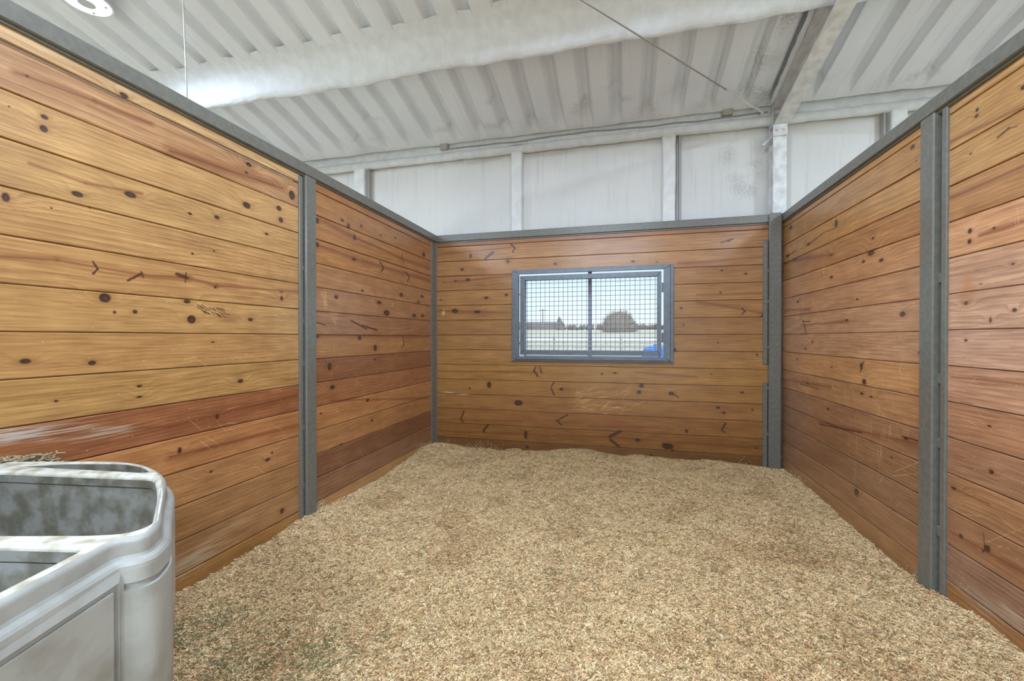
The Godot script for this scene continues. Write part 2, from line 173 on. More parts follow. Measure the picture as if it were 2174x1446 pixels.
func noise(sd: int, freq: float, oct := 3) -> FastNoiseLite:
	var n := FastNoiseLite.new()
	n.seed = sd
	n.noise_type = FastNoiseLite.TYPE_SIMPLEX_SMOOTH
	n.frequency = freq
	n.fractal_octaves = oct
	return n

func roof_y(d: float) -> float:
	return 3.55 + .25 * (DW - d)

func V(x: float, y: float, d: float) -> Vector3:
	# right, up, depth into the stall
	return Vector3(x, y, -d)


# ---------- procedural textures ----------
func stretched(sd: int, w: int, h: int, dx: int, dy: int, freq: float, oct := 3) -> PackedByteArray:
	var im := noise(sd, freq, oct).get_image(maxi(4, w / dx), maxi(4, h / dy))
	im.convert(Image.FORMAT_L8)
	im.resize(w, h, Image.INTERPOLATE_CUBIC)
	return im.get_data()

func blot(d: PackedByteArray, rough: PackedByteArray, w: int, h: int, cx: float, cy: float, rx: float, ry: float, c: Array, alpha: float, soft: float, ragged := .3) -> void:
	var ex := rx * 1.35
	var ey := ry * 1.35
	for y in range(maxi(0, int(cy - ey)), mini(h, int(cy + ey) + 1)):
		for x in range(maxi(0, int(cx - ex)), mini(w, int(cx + ex) + 1)):
			var dx := (x - cx) / rx
			var dy := (y - cy) / ry
			var q := sqrt(dx * dx + dy * dy) + (rough[y * w + x] / 255.0 - .5) * ragged
			var a := alpha * clampf((1.0 - q) / soft, 0.0, 1.0)
			if a > 0.004:
				var i := (y * w + x) * 3
				d[i] = int(lerpf(d[i], c[0], a))
				d[i + 1] = int(lerpf(d[i + 1], c[1], a))
				d[i + 2] = int(lerpf(d[i + 2], c[2], a))

func stroke(d: PackedByteArray, rough: PackedByteArray, w: int, h: int, x1: float, y1: float, x2: float, y2: float, r: float, c: Array, alpha: float, soft: float, ragged := .4) -> void:
	var e := r * 1.4 + 1.0
	var lx := x2 - x1
	var ly := y2 - y1
	var ll := maxf(.001, lx * lx + ly * ly)
	for y in range(maxi(0, int(minf(y1, y2) - e)), mini(h, int(maxf(y1, y2) + e) + 1)):
		for x in range(maxi(0, int(minf(x1, x2) - e)), mini(w, int(maxf(x1, x2) + e) + 1)):
			var t := clampf(((x - x1) * lx + (y - y1) * ly) / ll, 0.0, 1.0)
			var dx := x - x1 - lx * t
			var dy := y - y1 - ly * t
			var q := sqrt(dx * dx + dy * dy) / r + (rough[y * w + x] / 255.0 - .5) * ragged
			var a := alpha * clampf((1.0 - q) / soft, 0.0, 1.0)
			if a > 0.004:
				var i := (y * w + x) * 3
				d[i] = int(lerpf(d[i], c[0], a))
				d[i + 1] = int(lerpf(d[i + 1], c[1], a))
				d[i + 2] = int(lerpf(d[i + 2], c[2], a))

func wood_texture(key: String, sd: int) -> ImageTexture:
	# one picture for the planks of a wall panel: grain, growth rings, knots, heartwood streaks and scratches
	var ppm: float = DENSITY[key]
	var u0: float = SPAN[key][0]
	var w := int((SPAN[key][1] - u0) * ppm)
	var h := int((TOP - LOW) * ppm)
	var fine := stretched(sd, w, h, 20, 1, .22, 2)
	var mid := stretched(sd + 1, w, h, 30, 4, .12, 2)
	var warp := stretched(sd + 2, w, h, 40, 8, .05, 2)
	var mott := stretched(sd + 3, w, h, 4, 4, .06, 3)
	var hair := stretched(sd + 4, w, h, 60, 1, .45, 2)
	var bend := PackedFloat32Array()
	bend.resize(w * h)
	var kn: Array = KNOTS[key]
	for k in range(0, kn.size(), 4):
		var cx: float = (kn[k] - u0) * ppm
		var cy: float = (TOP - kn[k + 1]) * ppm
		var rr: float = maxf(kn[k + 2], kn[k + 3]) * ppm
		var rx := rr * 5.0
		var ry := rr * 2.6
		for y in range(maxi(0, int(cy - ry * 2)), mini(h, int(cy + ry * 2))):
			for x in range(maxi(0, int(cx - rx * 2)), mini(w, int(cx + rx * 2))):
				var dx := (x - cx) / rx
				var dy := (y - cy) / ry
				bend[y * w + x] += exp(-(dx * dx + dy * dy) * 1.6) * minf(3.0, rr * .25)
	var d := PackedByteArray()
	d.resize(w * h * 3)
	var off: float = OFFSET[key]
	var tints: Array = TINTS[key]
	var gain := pow(WOOD_GAIN, 1.0 / 2.2)
	for y in h:
		var hv := (TOP - (y + .5) / ppm - CH) / P - off
		var n := floori(hv)
		var fr := hv - n
		var tint: Array = tints[clampi(n + 8, 0, 14)]
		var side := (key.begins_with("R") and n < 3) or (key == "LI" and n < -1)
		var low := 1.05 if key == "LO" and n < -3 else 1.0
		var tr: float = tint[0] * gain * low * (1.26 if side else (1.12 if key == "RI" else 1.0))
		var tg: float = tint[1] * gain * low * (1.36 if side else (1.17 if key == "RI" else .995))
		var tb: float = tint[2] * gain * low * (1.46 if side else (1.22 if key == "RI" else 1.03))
		var hsh := fposmod(sin(n * 12.9898 + sd * 4.1) * 43758.5, 1.0)
		var hs2 := fposmod(sin(n * 78.233 + sd * 2.7) * 24634.6, 1.0)
		var rings := lerpf(4.0, 10.0, hsh)
		var amp := lerpf(.8, 3.2, hs2)
		var strength := lerpf(.03, .08, fposmod(hsh * 7.0, 1.0))
		var base := fr * rings + hsh * 9.0
		var row := y * w
		var shifted := ((y + n * 53) % h + h) % h * w
		for x in w:
			var i := row + x
			var r := base + warp[shifted + x] * amp / 255.0 + bend[i]
			var s := r - floorf(r)
			var t := strength * (s * s * 2.0 - .66) + (fine[i] - 128) * .0009 + (128 - mid[shifted + x]) * .0006 + (mott[i] - 128) * .0003 + (hair[shifted + x] - 128) * .0005
			var j := i * 3
			d[j] = clampi(int(tr * (1.0 - t * .9)), 0, 255)
			d[j + 1] = clampi(int(tg * (1.0 - t * 1.1)), 0, 255)
			d[j + 2] = clampi(int(tb * (1.0 - t * 1.3)), 0, 255)
	var st: Array = STREAKS[key]
	for k in range(0, st.size(), 5):
		stroke(d, mid, w, h, (st[k] - u0) * ppm, (TOP - st[k + 1]) * ppm, (st[k + 2] - u0) * ppm, (TOP - st[k + 3]) * ppm, st[k + 4] * ppm * 1.15, [126, 70, 40], .5, 1.0, 1.0)
		stroke(d, fine, w, h, (st[k] - u0) * ppm, (TOP - st[k + 1]) * ppm, (st[k + 2] - u0) * ppm, (TOP - st[k + 3]) * ppm, st[k + 4] * ppm * .22, [84, 42, 24], .35, .9, 1.2)
	for k in range(0, kn.size(), 4):
		var cx: float = (kn[k] - u0) * ppm
		var cy: float = (TOP - kn[k + 1]) * ppm
		var rx: float = maxf(1.2, kn[k + 2] * ppm)
		var ry: float = maxf(1.2, kn[k + 3] * ppm)
		blot(d, fine, w, h, cx, cy, rx * 2.6, ry * 1.7, [120, 70, 40], .42, 1.0, .5)
		blot(d, mott, w, h, cx, cy, rx * 1.1, ry * 1.1, [50, 31, 22], .88, .35, .5)
		if rx > 4.0:
			blot(d, mott, w, h, cx + rx * .1, cy + ry * .1, rx * .55, ry * .55, [104, 72, 50], .55, .6, .7)
	var sk: Array = STROKES[key]
	for k in range(0, sk.size(), 5):
		stroke(d, fine, w, h, (sk[k] - u0) * ppm, (TOP - sk[k + 1]) * ppm, (sk[k + 2] - u0) * ppm, (TOP - sk[k + 3]) * ppm, sk[k + 4] * ppm * .62, [62, 34, 24], .8, .6, .7)
	var sc: Array = SCRATCHES[key]
	for k in range(0, sc.size(), 5):
		stroke(d, mott, w, h, (sc[k] - u0) * ppm, (TOP - sc[k + 1]) * ppm, (sc[k + 2] - u0) * ppm, (TOP - sc[k + 3]) * ppm, maxf(.9, sc[k + 4] * ppm * .55), [226, 186, 132], .5, .8, 1.4)
	wear(key, d, fine, mott, w, h, u0, ppm)
	# loose chips and dust flecks stuck to the lower boards
	var r2 := RandomNumberGenerator.new()
	r2.seed = sd + 9
	for k in 520:
		var fy := h * (1.0 - pow(r2.randf(), 1.7) * .62)
		blot(d, mott, w, h, r2.randf() * w, fy, r2.randf_range(.8, 2.2) * ppm / 400.0, r2.randf_range(.7, 1.4) * ppm / 400.0, [224, 204, 168], r2.randf_range(.25, .75), .6, .2)
	return ImageTexture.create_from_image(Image.create_from_data(w, h, false, Image.FORMAT_RGB8, d))

func wear(key: String, d: PackedByteArray, fine: PackedByteArray, mott: PackedByteArray, w: int, h: int, u0: float, ppm: float) -> void:
	# bare, chewed and dusty patches: [u, v, ru, rv, colour, alpha]
	var list := []
	match key:
		"LO": list = [[1.06, .905, .24, .035, [196, 188, 176], .8], [1.33, .86, .16, .028, [186, 172, 152], .7], [1.72, .12, .2, .07, [196, 184, 160], .55], [1.95, .19, .2, .035, [186, 160, 122], .4], [1.2, 2.365, .1, .016, [214, 196, 160], .5], [1.42, 2.36, .1, .014, [206, 190, 160], .45], [2.16, .99, .07, .03, [206, 150, 110], .4], [2.28, .93, .06, .05, [196, 138, 104], .4], [1.92, 1.37, .09, .035, [120, 80, 48], .45]]
		"B": list = [[-1.96, .615, .1, .012, [240, 214, 182], .9], [-1.78, .598, .07, .006, [232, 204, 170], .8], [-2.04, 1.545, .03, .045, [232, 190, 132], .8], [-2.03, 1.56, .014, .05, [236, 204, 150], .7], [-.36, .52, .2, .06, [214, 170, 96], .3], [-.1, .58, .12, .05, [186, 120, 70], .3]]
		"LI": list = [[2.74, 1.55, .02, .12, [206, 158, 84], .6], [2.86, 1.42, .05, .05, [206, 156, 90], .45], [3.7, 1.58, .03, .03, [222, 178, 130], .5], [2.63, 2.1, .02, .1, [218, 176, 130], .5], [3.0, .45, .16, .08, [168, 120, 84], .3]]
		"RI": list = [[-3.85, 1.77, .02, .06, [222, 178, 120], .6], [-4.35, 1.47, .05, .04, [216, 176, 124], .45], [-4.0, 2.19, .16, .05, [198, 158, 104], .4], [-2.9, 1.42, .05, .06, [206, 170, 130], .3], [-3.0, .62, .1, .06, [166, 118, 80], .35]]
		"RO": list = [[-2.41, 1.5, .05, .09, [190, 118, 62], .6], [-2.3, .1, .2, .05, [176, 158, 138], .5], [-2.16, .14, .08, .03, [206, 190, 164], .55], [-2.2, 1.33, .2, .04, [196, 160, 136], .25]]
	for e in list:
		blot(d, fine, w, h, (e[0] - u0) * ppm, (TOP - e[1]) * ppm, e[2] * ppm, e[3] * ppm, e[4], e[5], .8, 1.6)

func foam_texture(sd: int, w: int, h: int, along_v: bool, tone: float, stains: Array, cool := 1.0) -> ImageTexture:
	# sprayed foam: near white, thin dusty lines along the sheet, soft speckle, and grime where [u, v, ru, rv, strength] says
	var lines := stretched(sd, w, h, 1, 40, .3, 3) if along_v else stretched(sd, w, h, 40, 1, .3, 3)
	var broad := stretched(sd + 1, w, h, 6, 6, .04, 4)
	var speck := stretched(sd + 2, w, h, 1, 1, .25, 3)
	var d := PackedByteArray()
	d.resize(w * h * 3)
	for i in w * h:
		var t := tone + (broad[i] - 128) * .035
		if lines[i] < 70: t -= (70 - lines[i]) * .3
		if speck[i] < 40: t -= (40 - speck[i]) * .5
		d[i * 3] = clampi(int(t - 4.0 * cool), 0, 255)
		d[i * 3 + 1] = clampi(int(t - 1.5 * cool), 0, 255)
		d[i * 3 + 2] = clampi(int(t + 3.0 * cool), 0, 255)
	for e in stains:
		blot(d, speck, w, h, e[0] * w, e[1] * h, e[2] * w, e[3] * h, [128, 122, 112], e[4] * .45, .9, 1.6)
	return ImageTexture.create_from_image(Image.create_from_data(w, h, false, Image.FORMAT_RGB8, d))

func chip_texture() -> Array:
	# bedding seen from above: thousands of small pale and brown shavings; also its relief
	var s := 1024
	var im := Image.create(s, s, false, Image.FORMAT_RGB8)
	var hm := Image.create(s, s, false, Image.FORMAT_L8)
	im.fill(srgb(160, 136, 98))
	hm.fill(Color(.3, .3, .3))
	var r := RandomNumberGenerator.new()
	r.seed = 77
	var tones := [[208, 191, 154], [196, 176, 137], [184, 162, 122], [222, 208, 177], [164, 138, 98], [130, 104, 68], [194, 160, 126], [202, 185, 148], [212, 197, 162]]
	for k in 26000:
		var x := r.randf() * s
		var y := r.randf() * s
		var a := r.randf() * PI
		var l := r.randf_range(3, 8)
		var c: Array = tones[r.randi() % tones.size()]
		var col := srgb(c[0] * 1.1, c[1] * 1.05, c[2]).darkened(r.randf() * .18)
		var g := r.randf_range(.35, 1.0)
		var dx := cos(a)
		var dy := sin(a)
		var wd := r.randi_range(1, 2)
		for t in range(-int(l), int(l) + 1):
			for q in wd + 1:
				var px := posmod(int(x + dx * t - dy * q), s)
				var py := posmod(int(y + dy * t + dx * q), s)
				im.set_pixel(px, py, col)
				hm.set_pixel(px, py, Color(g, g, g))
	return [ImageTexture.create_from_image(im), ImageTexture.create_from_image(hm)]

func speckle_texture(sd: int, freq: float, lo: Color, hi: Color, size := 512, oct := 4, from := .25, to := .75) -> NoiseTexture2D:
	var t := NoiseTexture2D.new()
	t.width = size
	t.height = size
	t.seamless = true
	t.noise = noise(sd, freq, oct)
	var g := Gradient.new()
	g.offsets = PackedFloat32Array([from, to])
	g.colors = PackedColorArray([lo, hi])
	t.color_ramp = g
	return t

func height_texture(sd: int, freq: float, size := 512, oct := 4) -> NoiseTexture2D:
	var t := NoiseTexture2D.new()
	t.width = size
	t.height = size
	t.seamless = true
	t.noise = noise(sd, freq, oct)
	return t

func triplanar(m: StandardMaterial3D, scale: float) -> void:
	m.uv1_triplanar = true
	m.uv1_world_triplanar = true
	m.uv1_scale = Vector3.ONE * scale

func relief(m: StandardMaterial3D, t: Texture2D, cm: float) -> void:
	m.heightmap_enabled = true
	m.heightmap_texture = t
	m.heightmap_scale = cm


func _ready() -> void:
	view_and_light()
	materials()
	barn_shell()
	stall_walls()
	bedding()
	outdoors()
	window_and_grille()
	steel_frame()
	lamps()
	feeder()
	small_things()


# ---------- camera, sky, sun, exposure ----------
func view_and_light() -> void:
	var cam := Camera3D.new()
	cam.name = "camera"
	cam.fov = rad_to_deg(2.0 * atan(723.0 / 910.0))
	cam.near = .05
	cam.far = 900.0
	cam.position = V(0, CH, 0)
	cam.rotation = Vector3(-atan(6.0 / 910.0), YAW, 0)
	add_child(cam)
	var env := Environment.new()
	env.background_mode = Environment.BG_SKY
	env.tonemap_mode = Environment.TONE_MAPPER_LINEAR
	env.tonemap_exposure = 2.08
	env.sdfgi_enabled = true
	env.ssao_enabled = true
	env.ssil_enabled = true
	var sky := Sky.new()
	var sm := ProceduralSkyMaterial.new()
	sm.sky_top_color = srgb(176, 214, 240)
	sm.sky_horizon_color = srgb(226, 242, 246)
	sm.sky_curve = .16
	sm.ground_horizon_color = srgb(205, 205, 205)
	sm.ground_bottom_color = srgb(150, 145, 135)
	sm.sky_energy_multiplier = .84
	sky.sky_material = sm
	env.sky = sky
	var we := WorldEnvironment.new()
	we.name = "environment"
	we.environment = env
	add_child(we)
	var sun := DirectionalLight3D.new()
	sun.name = "sun"
	sun.light_energy = .44
	sun.light_color = Color(1.0, .96, .9)
	sun.light_angular_distance = .5
	sun.shadow_enabled = true
	sun.rotation_degrees = Vector3(-50, 24, 0)
	add_child(sun)


func materials() -> void:
	for k in ["LO", "LI", "B", "RI", "RO"]:
		var m := mat("pine_" + k, Color.WHITE, .36)
		m.albedo_texture = wood_texture(k, {"LO": 11, "LI": 23, "B": 37, "RI": 41, "RO": 59}[k])
		m.metallic_specular = .5
		m.clearcoat_enabled = true
		m.clearcoat = .45
		m.clearcoat_roughness = .2
		relief(m, m.albedo_texture, .06)
	var grime := speckle_texture(5, .02, srgb(225, 228, 231), srgb(236, 239, 243), 512, 5)
	var foam := mat("sprayed_foam", Color.WHITE, .9)
	foam.albedo_texture = grime
	triplanar(foam, .8)
	relief(foam, height_texture(8, .12, 512, 3), .25)
	var foamw := mat("sprayed_foam_wall", Color.WHITE, .9)
	foamw.albedo_texture = speckle_texture(15, .016, srgb(222, 220, 216), srgb(232, 230, 226), 512, 5)
	triplanar(foamw, .7)
	relief(foamw, height_texture(9, .14, 512, 3), .18)
	var rs := mat("roof_foam", Color.WHITE, .9)
	var grime_spots := []
	var gr2 := RandomNumberGenerator.new()
	gr2.seed = 31
	for k in 26: grime_spots.append([gr2.randf_range(.3, 1.0), gr2.randf_range(0.0, .12), gr2.randf_range(.004, .02), gr2.randf_range(.006, .03), gr2.randf_range(.15, .45)])
	for k in 10: grime_spots.append([gr2.randf_range(.695, .725), gr2.randf_range(0.0, .3), gr2.randf_range(.003, .01), gr2.randf_range(.01, .05), gr2.randf_range(.2, .5)])
	rs.albedo_texture = foam_texture(121, 1536, 512, true, 238.0, grime_spots)
	var fw := mat("wall_foam", Color.WHITE, .9)
	var wall_spots := []
	for k in 10: wall_spots.append([gr2.randf_range(.665, .705), gr2.randf_range(.2, .55), gr2.randf_range(.003, .012), gr2.randf_range(.03, .1), gr2.randf_range(.15, .4)])
	for k in 40: wall_spots.append([gr2.randf(), gr2.randf_range(.04, .9), gr2.randf_range(.001, .003), gr2.randf_range(.05, .3), gr2.randf_range(.08, .25)])
	for k in 60: wall_spots.append([gr2.randf(), gr2.randf_range(.05, .12), gr2.randf_range(.004, .02), gr2.randf_range(.01, .04), gr2.randf_range(.1, .3)])
	fw.albedo_texture = foam_texture(131, 1536, 256, true, 217.0, wall_spots, -1.2)
	relief(fw, foam_texture(141, 1024, 256, true, 150.0, []), .05)
	var pw := mat("white_steel", Color.WHITE, .6)
	pw.albedo_texture = speckle_texture(25, .02, srgb(205, 203, 200), srgb(232, 231, 229), 256, 4)
	triplanar(pw, 1.3)
	var gs := mat("grey_steel", Color.WHITE, .27, .0)
	gs.albedo_texture = speckle_texture(35, .03, srgb(106, 103, 94), srgb(114, 111, 101), 512, 5)
	gs.metallic_specular = .6
	triplanar(gs, 1.5)
	relief(gs, height_texture(36, .05, 256, 3), .012)
	var gf := mat("grille_steel", Color.WHITE, .35, .2)
	gf.albedo_texture = speckle_texture(45, .03, srgb(100, 108, 118), srgb(110, 118, 128), 256, 4)
	gf.metallic_specular = .6
	triplanar(gf, 2.0)
	mat("wire_steel", srgb(84, 92, 110), .45, .3)
	mat("white_vinyl", srgb(222, 226, 232), .5)
	mat("window_frame", srgb(150, 156, 168), .45)
	var glass := mat("pane_glass", Color(.97, .98, 1.0, .06), .02)
	glass.transparency = BaseMaterial3D.TRANSPARENCY_ALPHA
	mat("dark_gap", srgb(40, 38, 36), .9)
	mat("box_grey", srgb(176, 172, 166), .6)
	mat("cable", srgb(160, 155, 148), .8)
	var chips := chip_texture()
	var bed := mat("shavings_bed", Color.WHITE, .95)
	bed.albedo_texture = chips[0]
	triplanar(bed, 1.6)
	relief(bed, chips[1], .35)
	var ch := mat("shaving", Color.WHITE, .9)
	ch.vertex_color_use_as_albedo = true
	mat("green_hay", srgb(116, 116, 76), .9)
	var pl := mat("poly", Color.WHITE, .5)
	pl.albedo_texture = speckle_texture(65, .012, srgb(140, 138, 128), srgb(164, 163, 156), 512, 5, .2, .6)
	triplanar(pl, 1.2)
	relief(pl, height_texture(66, .15, 256, 2), .04)
	var pd := mat("poly_dirty", Color.WHITE, .7)
	pd.albedo_texture = speckle_texture(75, .014, srgb(92, 86, 70), srgb(132, 130, 121), 512, 7, .25, .7)
	triplanar(pd, 1.6)
	relief(pd, height_texture(76, .1, 256, 3), .1)
	var pr := mat("poly_rim", Color.WHITE, .55)
	pr.albedo_texture = speckle_texture(85, .02, srgb(164, 154, 130), srgb(204, 202, 192), 512, 5, .25, .65)
	triplanar(pr, 1.6)
	relief(pr, height_texture(86, .1, 256, 3), .06)
	var fl := mat("dirt_floor", Color.WHITE, .95)
	fl.albedo_texture = speckle_texture(95, .02, srgb(196, 182, 150), srgb(218, 206, 178), 512, 5)
	triplanar(fl, .6)
	var gr := mat("dry_pasture", Color.WHITE, .95)
	gr.albedo_texture = speckle_texture(105, .03, srgb(178, 170, 150), srgb(204, 197, 180), 512, 5)
	triplanar(gr, .12)


# ---------- barn ----------
func rib(x: float) -> float:
	# the groove of a roofing rib, softened by foam: 1 in the groove, 0 on the flat
	var t := absf(fposmod(x + .355 + .15, .3) - .15)
	return smoothstep(.054, .036, t)

func grid_mesh(nu: int, nv: int, at: Callable, down := false) -> ArrayMesh:
	var v := PackedVector3Array()
	v.resize((nu + 1) * (nv + 1))
	for j in nv + 1:
		for i in nu + 1:
			v[j * (nu + 1) + i] = at.call(float(i) / nu, float(j) / nv)
	var uv := PackedVector2Array()
	uv.resize(v.size())
	for j in nv + 1:
		for i in nu + 1: uv[j * (nu + 1) + i] = Vector2(float(i) / nu, float(j) / nv)
	var idx := PackedInt32Array()
	idx.resize(nu * nv * 6)
	var k := 0
	for j in nv:
		for i in nu:
			var a := j * (nu + 1) + i
			var b := a + 1
			var c := a + nu + 1
			var e := c + 1
			var q := [a, b, c, b, e, c] if not down else [a, c, b, b, c, e]
			for z in q:
				idx[k] = z
				k += 1
	var nrm := PackedVector3Array()
	nrm.resize(v.size())
	for t in range(0, idx.size(), 3):
		var n := (v[idx[t + 2]] - v[idx[t]]).cross(v[idx[t + 1]] - v[idx[t]])
		for z in 3: nrm[idx[t + z]] += n
	for i in nrm.size(): nrm[i] = nrm[i].normalized()
	var arr := []
	arr.resize(Mesh.ARRAY_MAX)
	arr[Mesh.ARRAY_VERTEX] = v
	arr[Mesh.ARRAY_NORMAL] = nrm
	arr[Mesh.ARRAY_TEX_UV] = uv
	arr[Mesh.ARRAY_INDEX] = idx
	var am := ArrayMesh.new()
	am.add_surface_from_arrays(Mesh.PRIMITIVE_TRIANGLES, arr)
	return am

const PURLINS := [3.585, 2.08, .56, -.96, -2.48, -4.0]

func barn_shell() -> void:
	var foam: Material = mats.sprayed_foam
	var lump := noise(301, 1.6, 3)
	var fuzz := noise(302, 9.0, 2)
	var fl := boxed("floor", V(-9.7, -.12, 5.1), V(9.2, -.3, -7.2), mats.dirt_floor)
	tag(fl, "packed dirt floor under the stalls and the aisle", "", "", "structure")
	# ceiling: sprayed roofing sheet with a purlin every metre and a half
	var ce := holder("ceiling")
	tag(ce, "sloping white foam sprayed corrugated roof over the stall", "", "", "structure")
	var depth := func(x: float, d: float) -> float:
		var fade := smoothstep(4.78, 4.62, d)
		for p in PURLINS: fade = minf(fade, smoothstep(.11, .22, d - p) if d > p else smoothstep(.13, .22, p - d))
		var y := roof_y(d) + .07 * rib(x) * fade
		return y + .012 * lump.get_noise_2d(x, d) + .003 * fuzz.get_noise_2d(x, d * .4)
	var sheet := grid_mesh(560, 76, func(a: float, b: float) -> Vector3:
		var x := lerpf(-6.6, 4.6, a)
		var d := lerpf(4.8, .2, b)
		return V(x, depth.call(x, d), d), true)
	mesh_obj("roof_sheet", sheet, mats.roof_foam, ce)
	var st := new_st()
	for s in [[-9.7, -6.55], [4.55, 9.2]]:
		face(st, [V(s[0], roof_y(4.95), 4.95), V(s[1], roof_y(4.95), 4.95), V(s[1], roof_y(.15), .15), V(s[0], roof_y(.15), .15)], V(0, 20, 2))
	face(st, [V(-9.7, roof_y(.25), .25), V(9.2, roof_y(.25), .25), V(9.2, roof_y(-7.1), -7.1), V(-9.7, roof_y(-7.1), -7.1)], V(0, 20, -3))
	obj("roof_sheet", st, foam, ce)
	st = new_st()
	add_prism(st, [V(-9.8, roof_y(5.3) + .1, 5.3), V(-9.8, roof_y(5.3) + .16, 5.3), V(-9.8, roof_y(-7.3) + .16, -7.3), V(-9.8, roof_y(-7.3) + .1, -7.3)], Vector3(19.1, 0, 0))
	obj("roof_deck", st, mats.white_steel, ce)
	for p in PURLINS:
		var near: bool = p > 3.0
		var sec := [[-.26, -.04], [-.18, .03], [-.12, .13], [-.07, .38], [-.035, .7], [-.01, .9], [.02, .99], [.045, 1.0], [.07, .9], [.09, .62], [.1, .3], [.105, -.05]]
		var pm := grid_mesh(420 if near else 40, 33, func(a: float, b: float) -> Vector3:
			var x := lerpf(-9.6, 9.1, a)
			# section from the camera side, where foam fillets it to the roof, round the bottom, to the far side
			var k := minf(b * 11.0, 10.999)
			var i := int(k)
			var z: float = lerpf(sec[i][0], sec[i + 1][0], k - i)
			var drop: float = lerpf(sec[i][1], sec[i + 1][1], k - i)
			var hgt: float = .19 + .03 * lump.get_noise_2d(x * .9 + 7.0, p * 3.0)
			var d: float = p + z * (1.0 + .12 * lump.get_noise_2d(x * 1.3, p))
			return V(x, roof_y(d) - .002 - drop * hgt + .003 * fuzz.get_noise_2d(x, d * 6.0), d), false)
		mesh_obj("purlin", pm, foam, ce)
	# outside wall behind the stall, with the window opening left free
	var wo := holder("wall_outside")
	tag(wo, "white foam sprayed outside wall of the barn above the planks", "", "", "structure")
	var op := [-1.23, .53, .94, 2.06]
	boxed("wall_shell", V(-9.7, -.3, DW + .012), V(op[0], 3.75, DW + .09), mats.sprayed_foam_wall, wo)
	boxed("wall_shell", V(op[1], -.3, DW + .012), V(9.2, 3.75, DW + .09), mats.sprayed_foam_wall, wo)
	boxed("wall_shell", V(op[0], -.3, DW + .012), V(op[1], op[2], DW + .09), mats.sprayed_foam_wall, wo)
	boxed("wall_shell", V(op[0], op[3], DW + .012), V(op[1], 3.75, DW + .09), mats.sprayed_foam_wall, wo)
	var sheetw := grid_mesh(500, 16, func(a: float, b: float) -> Vector3:
		var x := lerpf(-6.0, 4.5, a)
		var y := lerpf(3.56, 2.1, b)
		var t := absf(fposmod(x + .2, .305) - .1525)
		return V(x, y, DW + .007 * smoothstep(.03, .008, t) + .006 * lump.get_noise_2d(x * 1.4, y * .7 + 40.0)), true)
	mesh_obj("foam_face", sheetw, mats.wall_foam, wo)
	# eave: a flat band under the roof edge and a rounded foam roll below it
	var band := grid_mesh(380, 5, func(a: float, b: float) -> Vector3:
		var x := lerpf(-9.6, 9.1, a)
		return V(x, lerpf(3.6, 3.49, b) + .006 * lump.get_noise_2d(x * 1.2, 90.0), 4.835 + .004 * fuzz.get_noise_2d(x, b)), true)
	mesh_obj("eave_strut", band, foam, wo)
	var roll := grid_mesh(420, 14, func(a: float, b: float) -> Vector3:
		var x := lerpf(-9.6, 9.1, a)
		var r: float = .047 + .008 * lump.get_noise_2d(x * 2.2, 120.0)
		var t := lerpf(-.35 * PI, 1.2 * PI, b)
		return V(x, 3.452 + .006 * lump.get_noise_2d(x, 140.0) + r * cos(t), DW - .05 - r * sin(t) * 1.15 + .002 * fuzz.get_noise_2d(x * 2.0, b * 2.0)), true)
	mesh_obj("foam_roll", roll, foam, wo)
	for s in [[-3.245, .18], [-1.18, .148], [.49, .148], [2.54, .155], [-5.2, .15], [4.6, .15]]:
		var g := grid_mesh(14, 30, func(a: float, b: float) -> Vector3:
			var t := a * 2.0 - 1.0
			var x: float = s[0] + s[1] * .5 * signf(t) * pow(absf(t), .6)
			var y := lerpf(3.47, 2.2, b)
			var o: float = .085 * pow(maxf(0.0, 1.0 - pow(absf(t), 6.0)), .5)
			return V(x + .005 * lump.get_noise_2d(y * 2.0, s[0] * 9.0), y, DW + .003 - o + .003 * fuzz.get_noise_2d(x * 1.5, y * .7)), true)
		mesh_obj("stud", g, mats.sprayed_foam_wall, wo)
	boxed("channel_flange", V(-3.122, 2.2, DW - .08), V(-3.11, 3.42, DW - .002), mats.box_grey, wo)
	boxed("channel_flange", V(2.415, 2.2, DW - .08), V(2.427, 3.4, DW - .002), mats.box_grey, wo)
	boxed("channel_flange", V(.588, 2.2, DW - .08), V(.6, 3.4, DW - .002), mats.box_grey, wo)
	# the rest of the barn, behind and beside the camera
	var wl := boxed("wall_left_end", V(-9.7, -.3, 5.0), V(-9.85, 6.8, -7.3), mats.sprayed_foam_wall)
	tag(wl, "white end wall of the barn beyond the stalls", "", "", "structure")
	var wr := boxed("wall_right_end", V(9.2, -.3, 5.0), V(9.35, 6.8, -7.3), mats.sprayed_foam_wall)
	tag(wr, "white end wall of the barn on the other side", "", "", "structure")
	var wf := boxed("wall_front", V(-9.8, -.3, -7.1), V(9.3, 6.8, -7.25), mats.sprayed_foam_wall)
	tag(wf, "white barn wall across the aisle behind the camera", "", "", "structure")


# ---------- planked walls ----------
func plank_mesh(key: String, n: int, u0: float, u1: float, lo := -9.0, hi := 9.0) -> ArrayMesh:
	# tongue and groove board: chamfered front edges, a tongue behind the joint; u along the wall, v up, w out of the wall
	var st := new_st()
	add_plank(st, key, n, u0, u1, lo, hi)
	st.generate_normals()
	return st.commit()

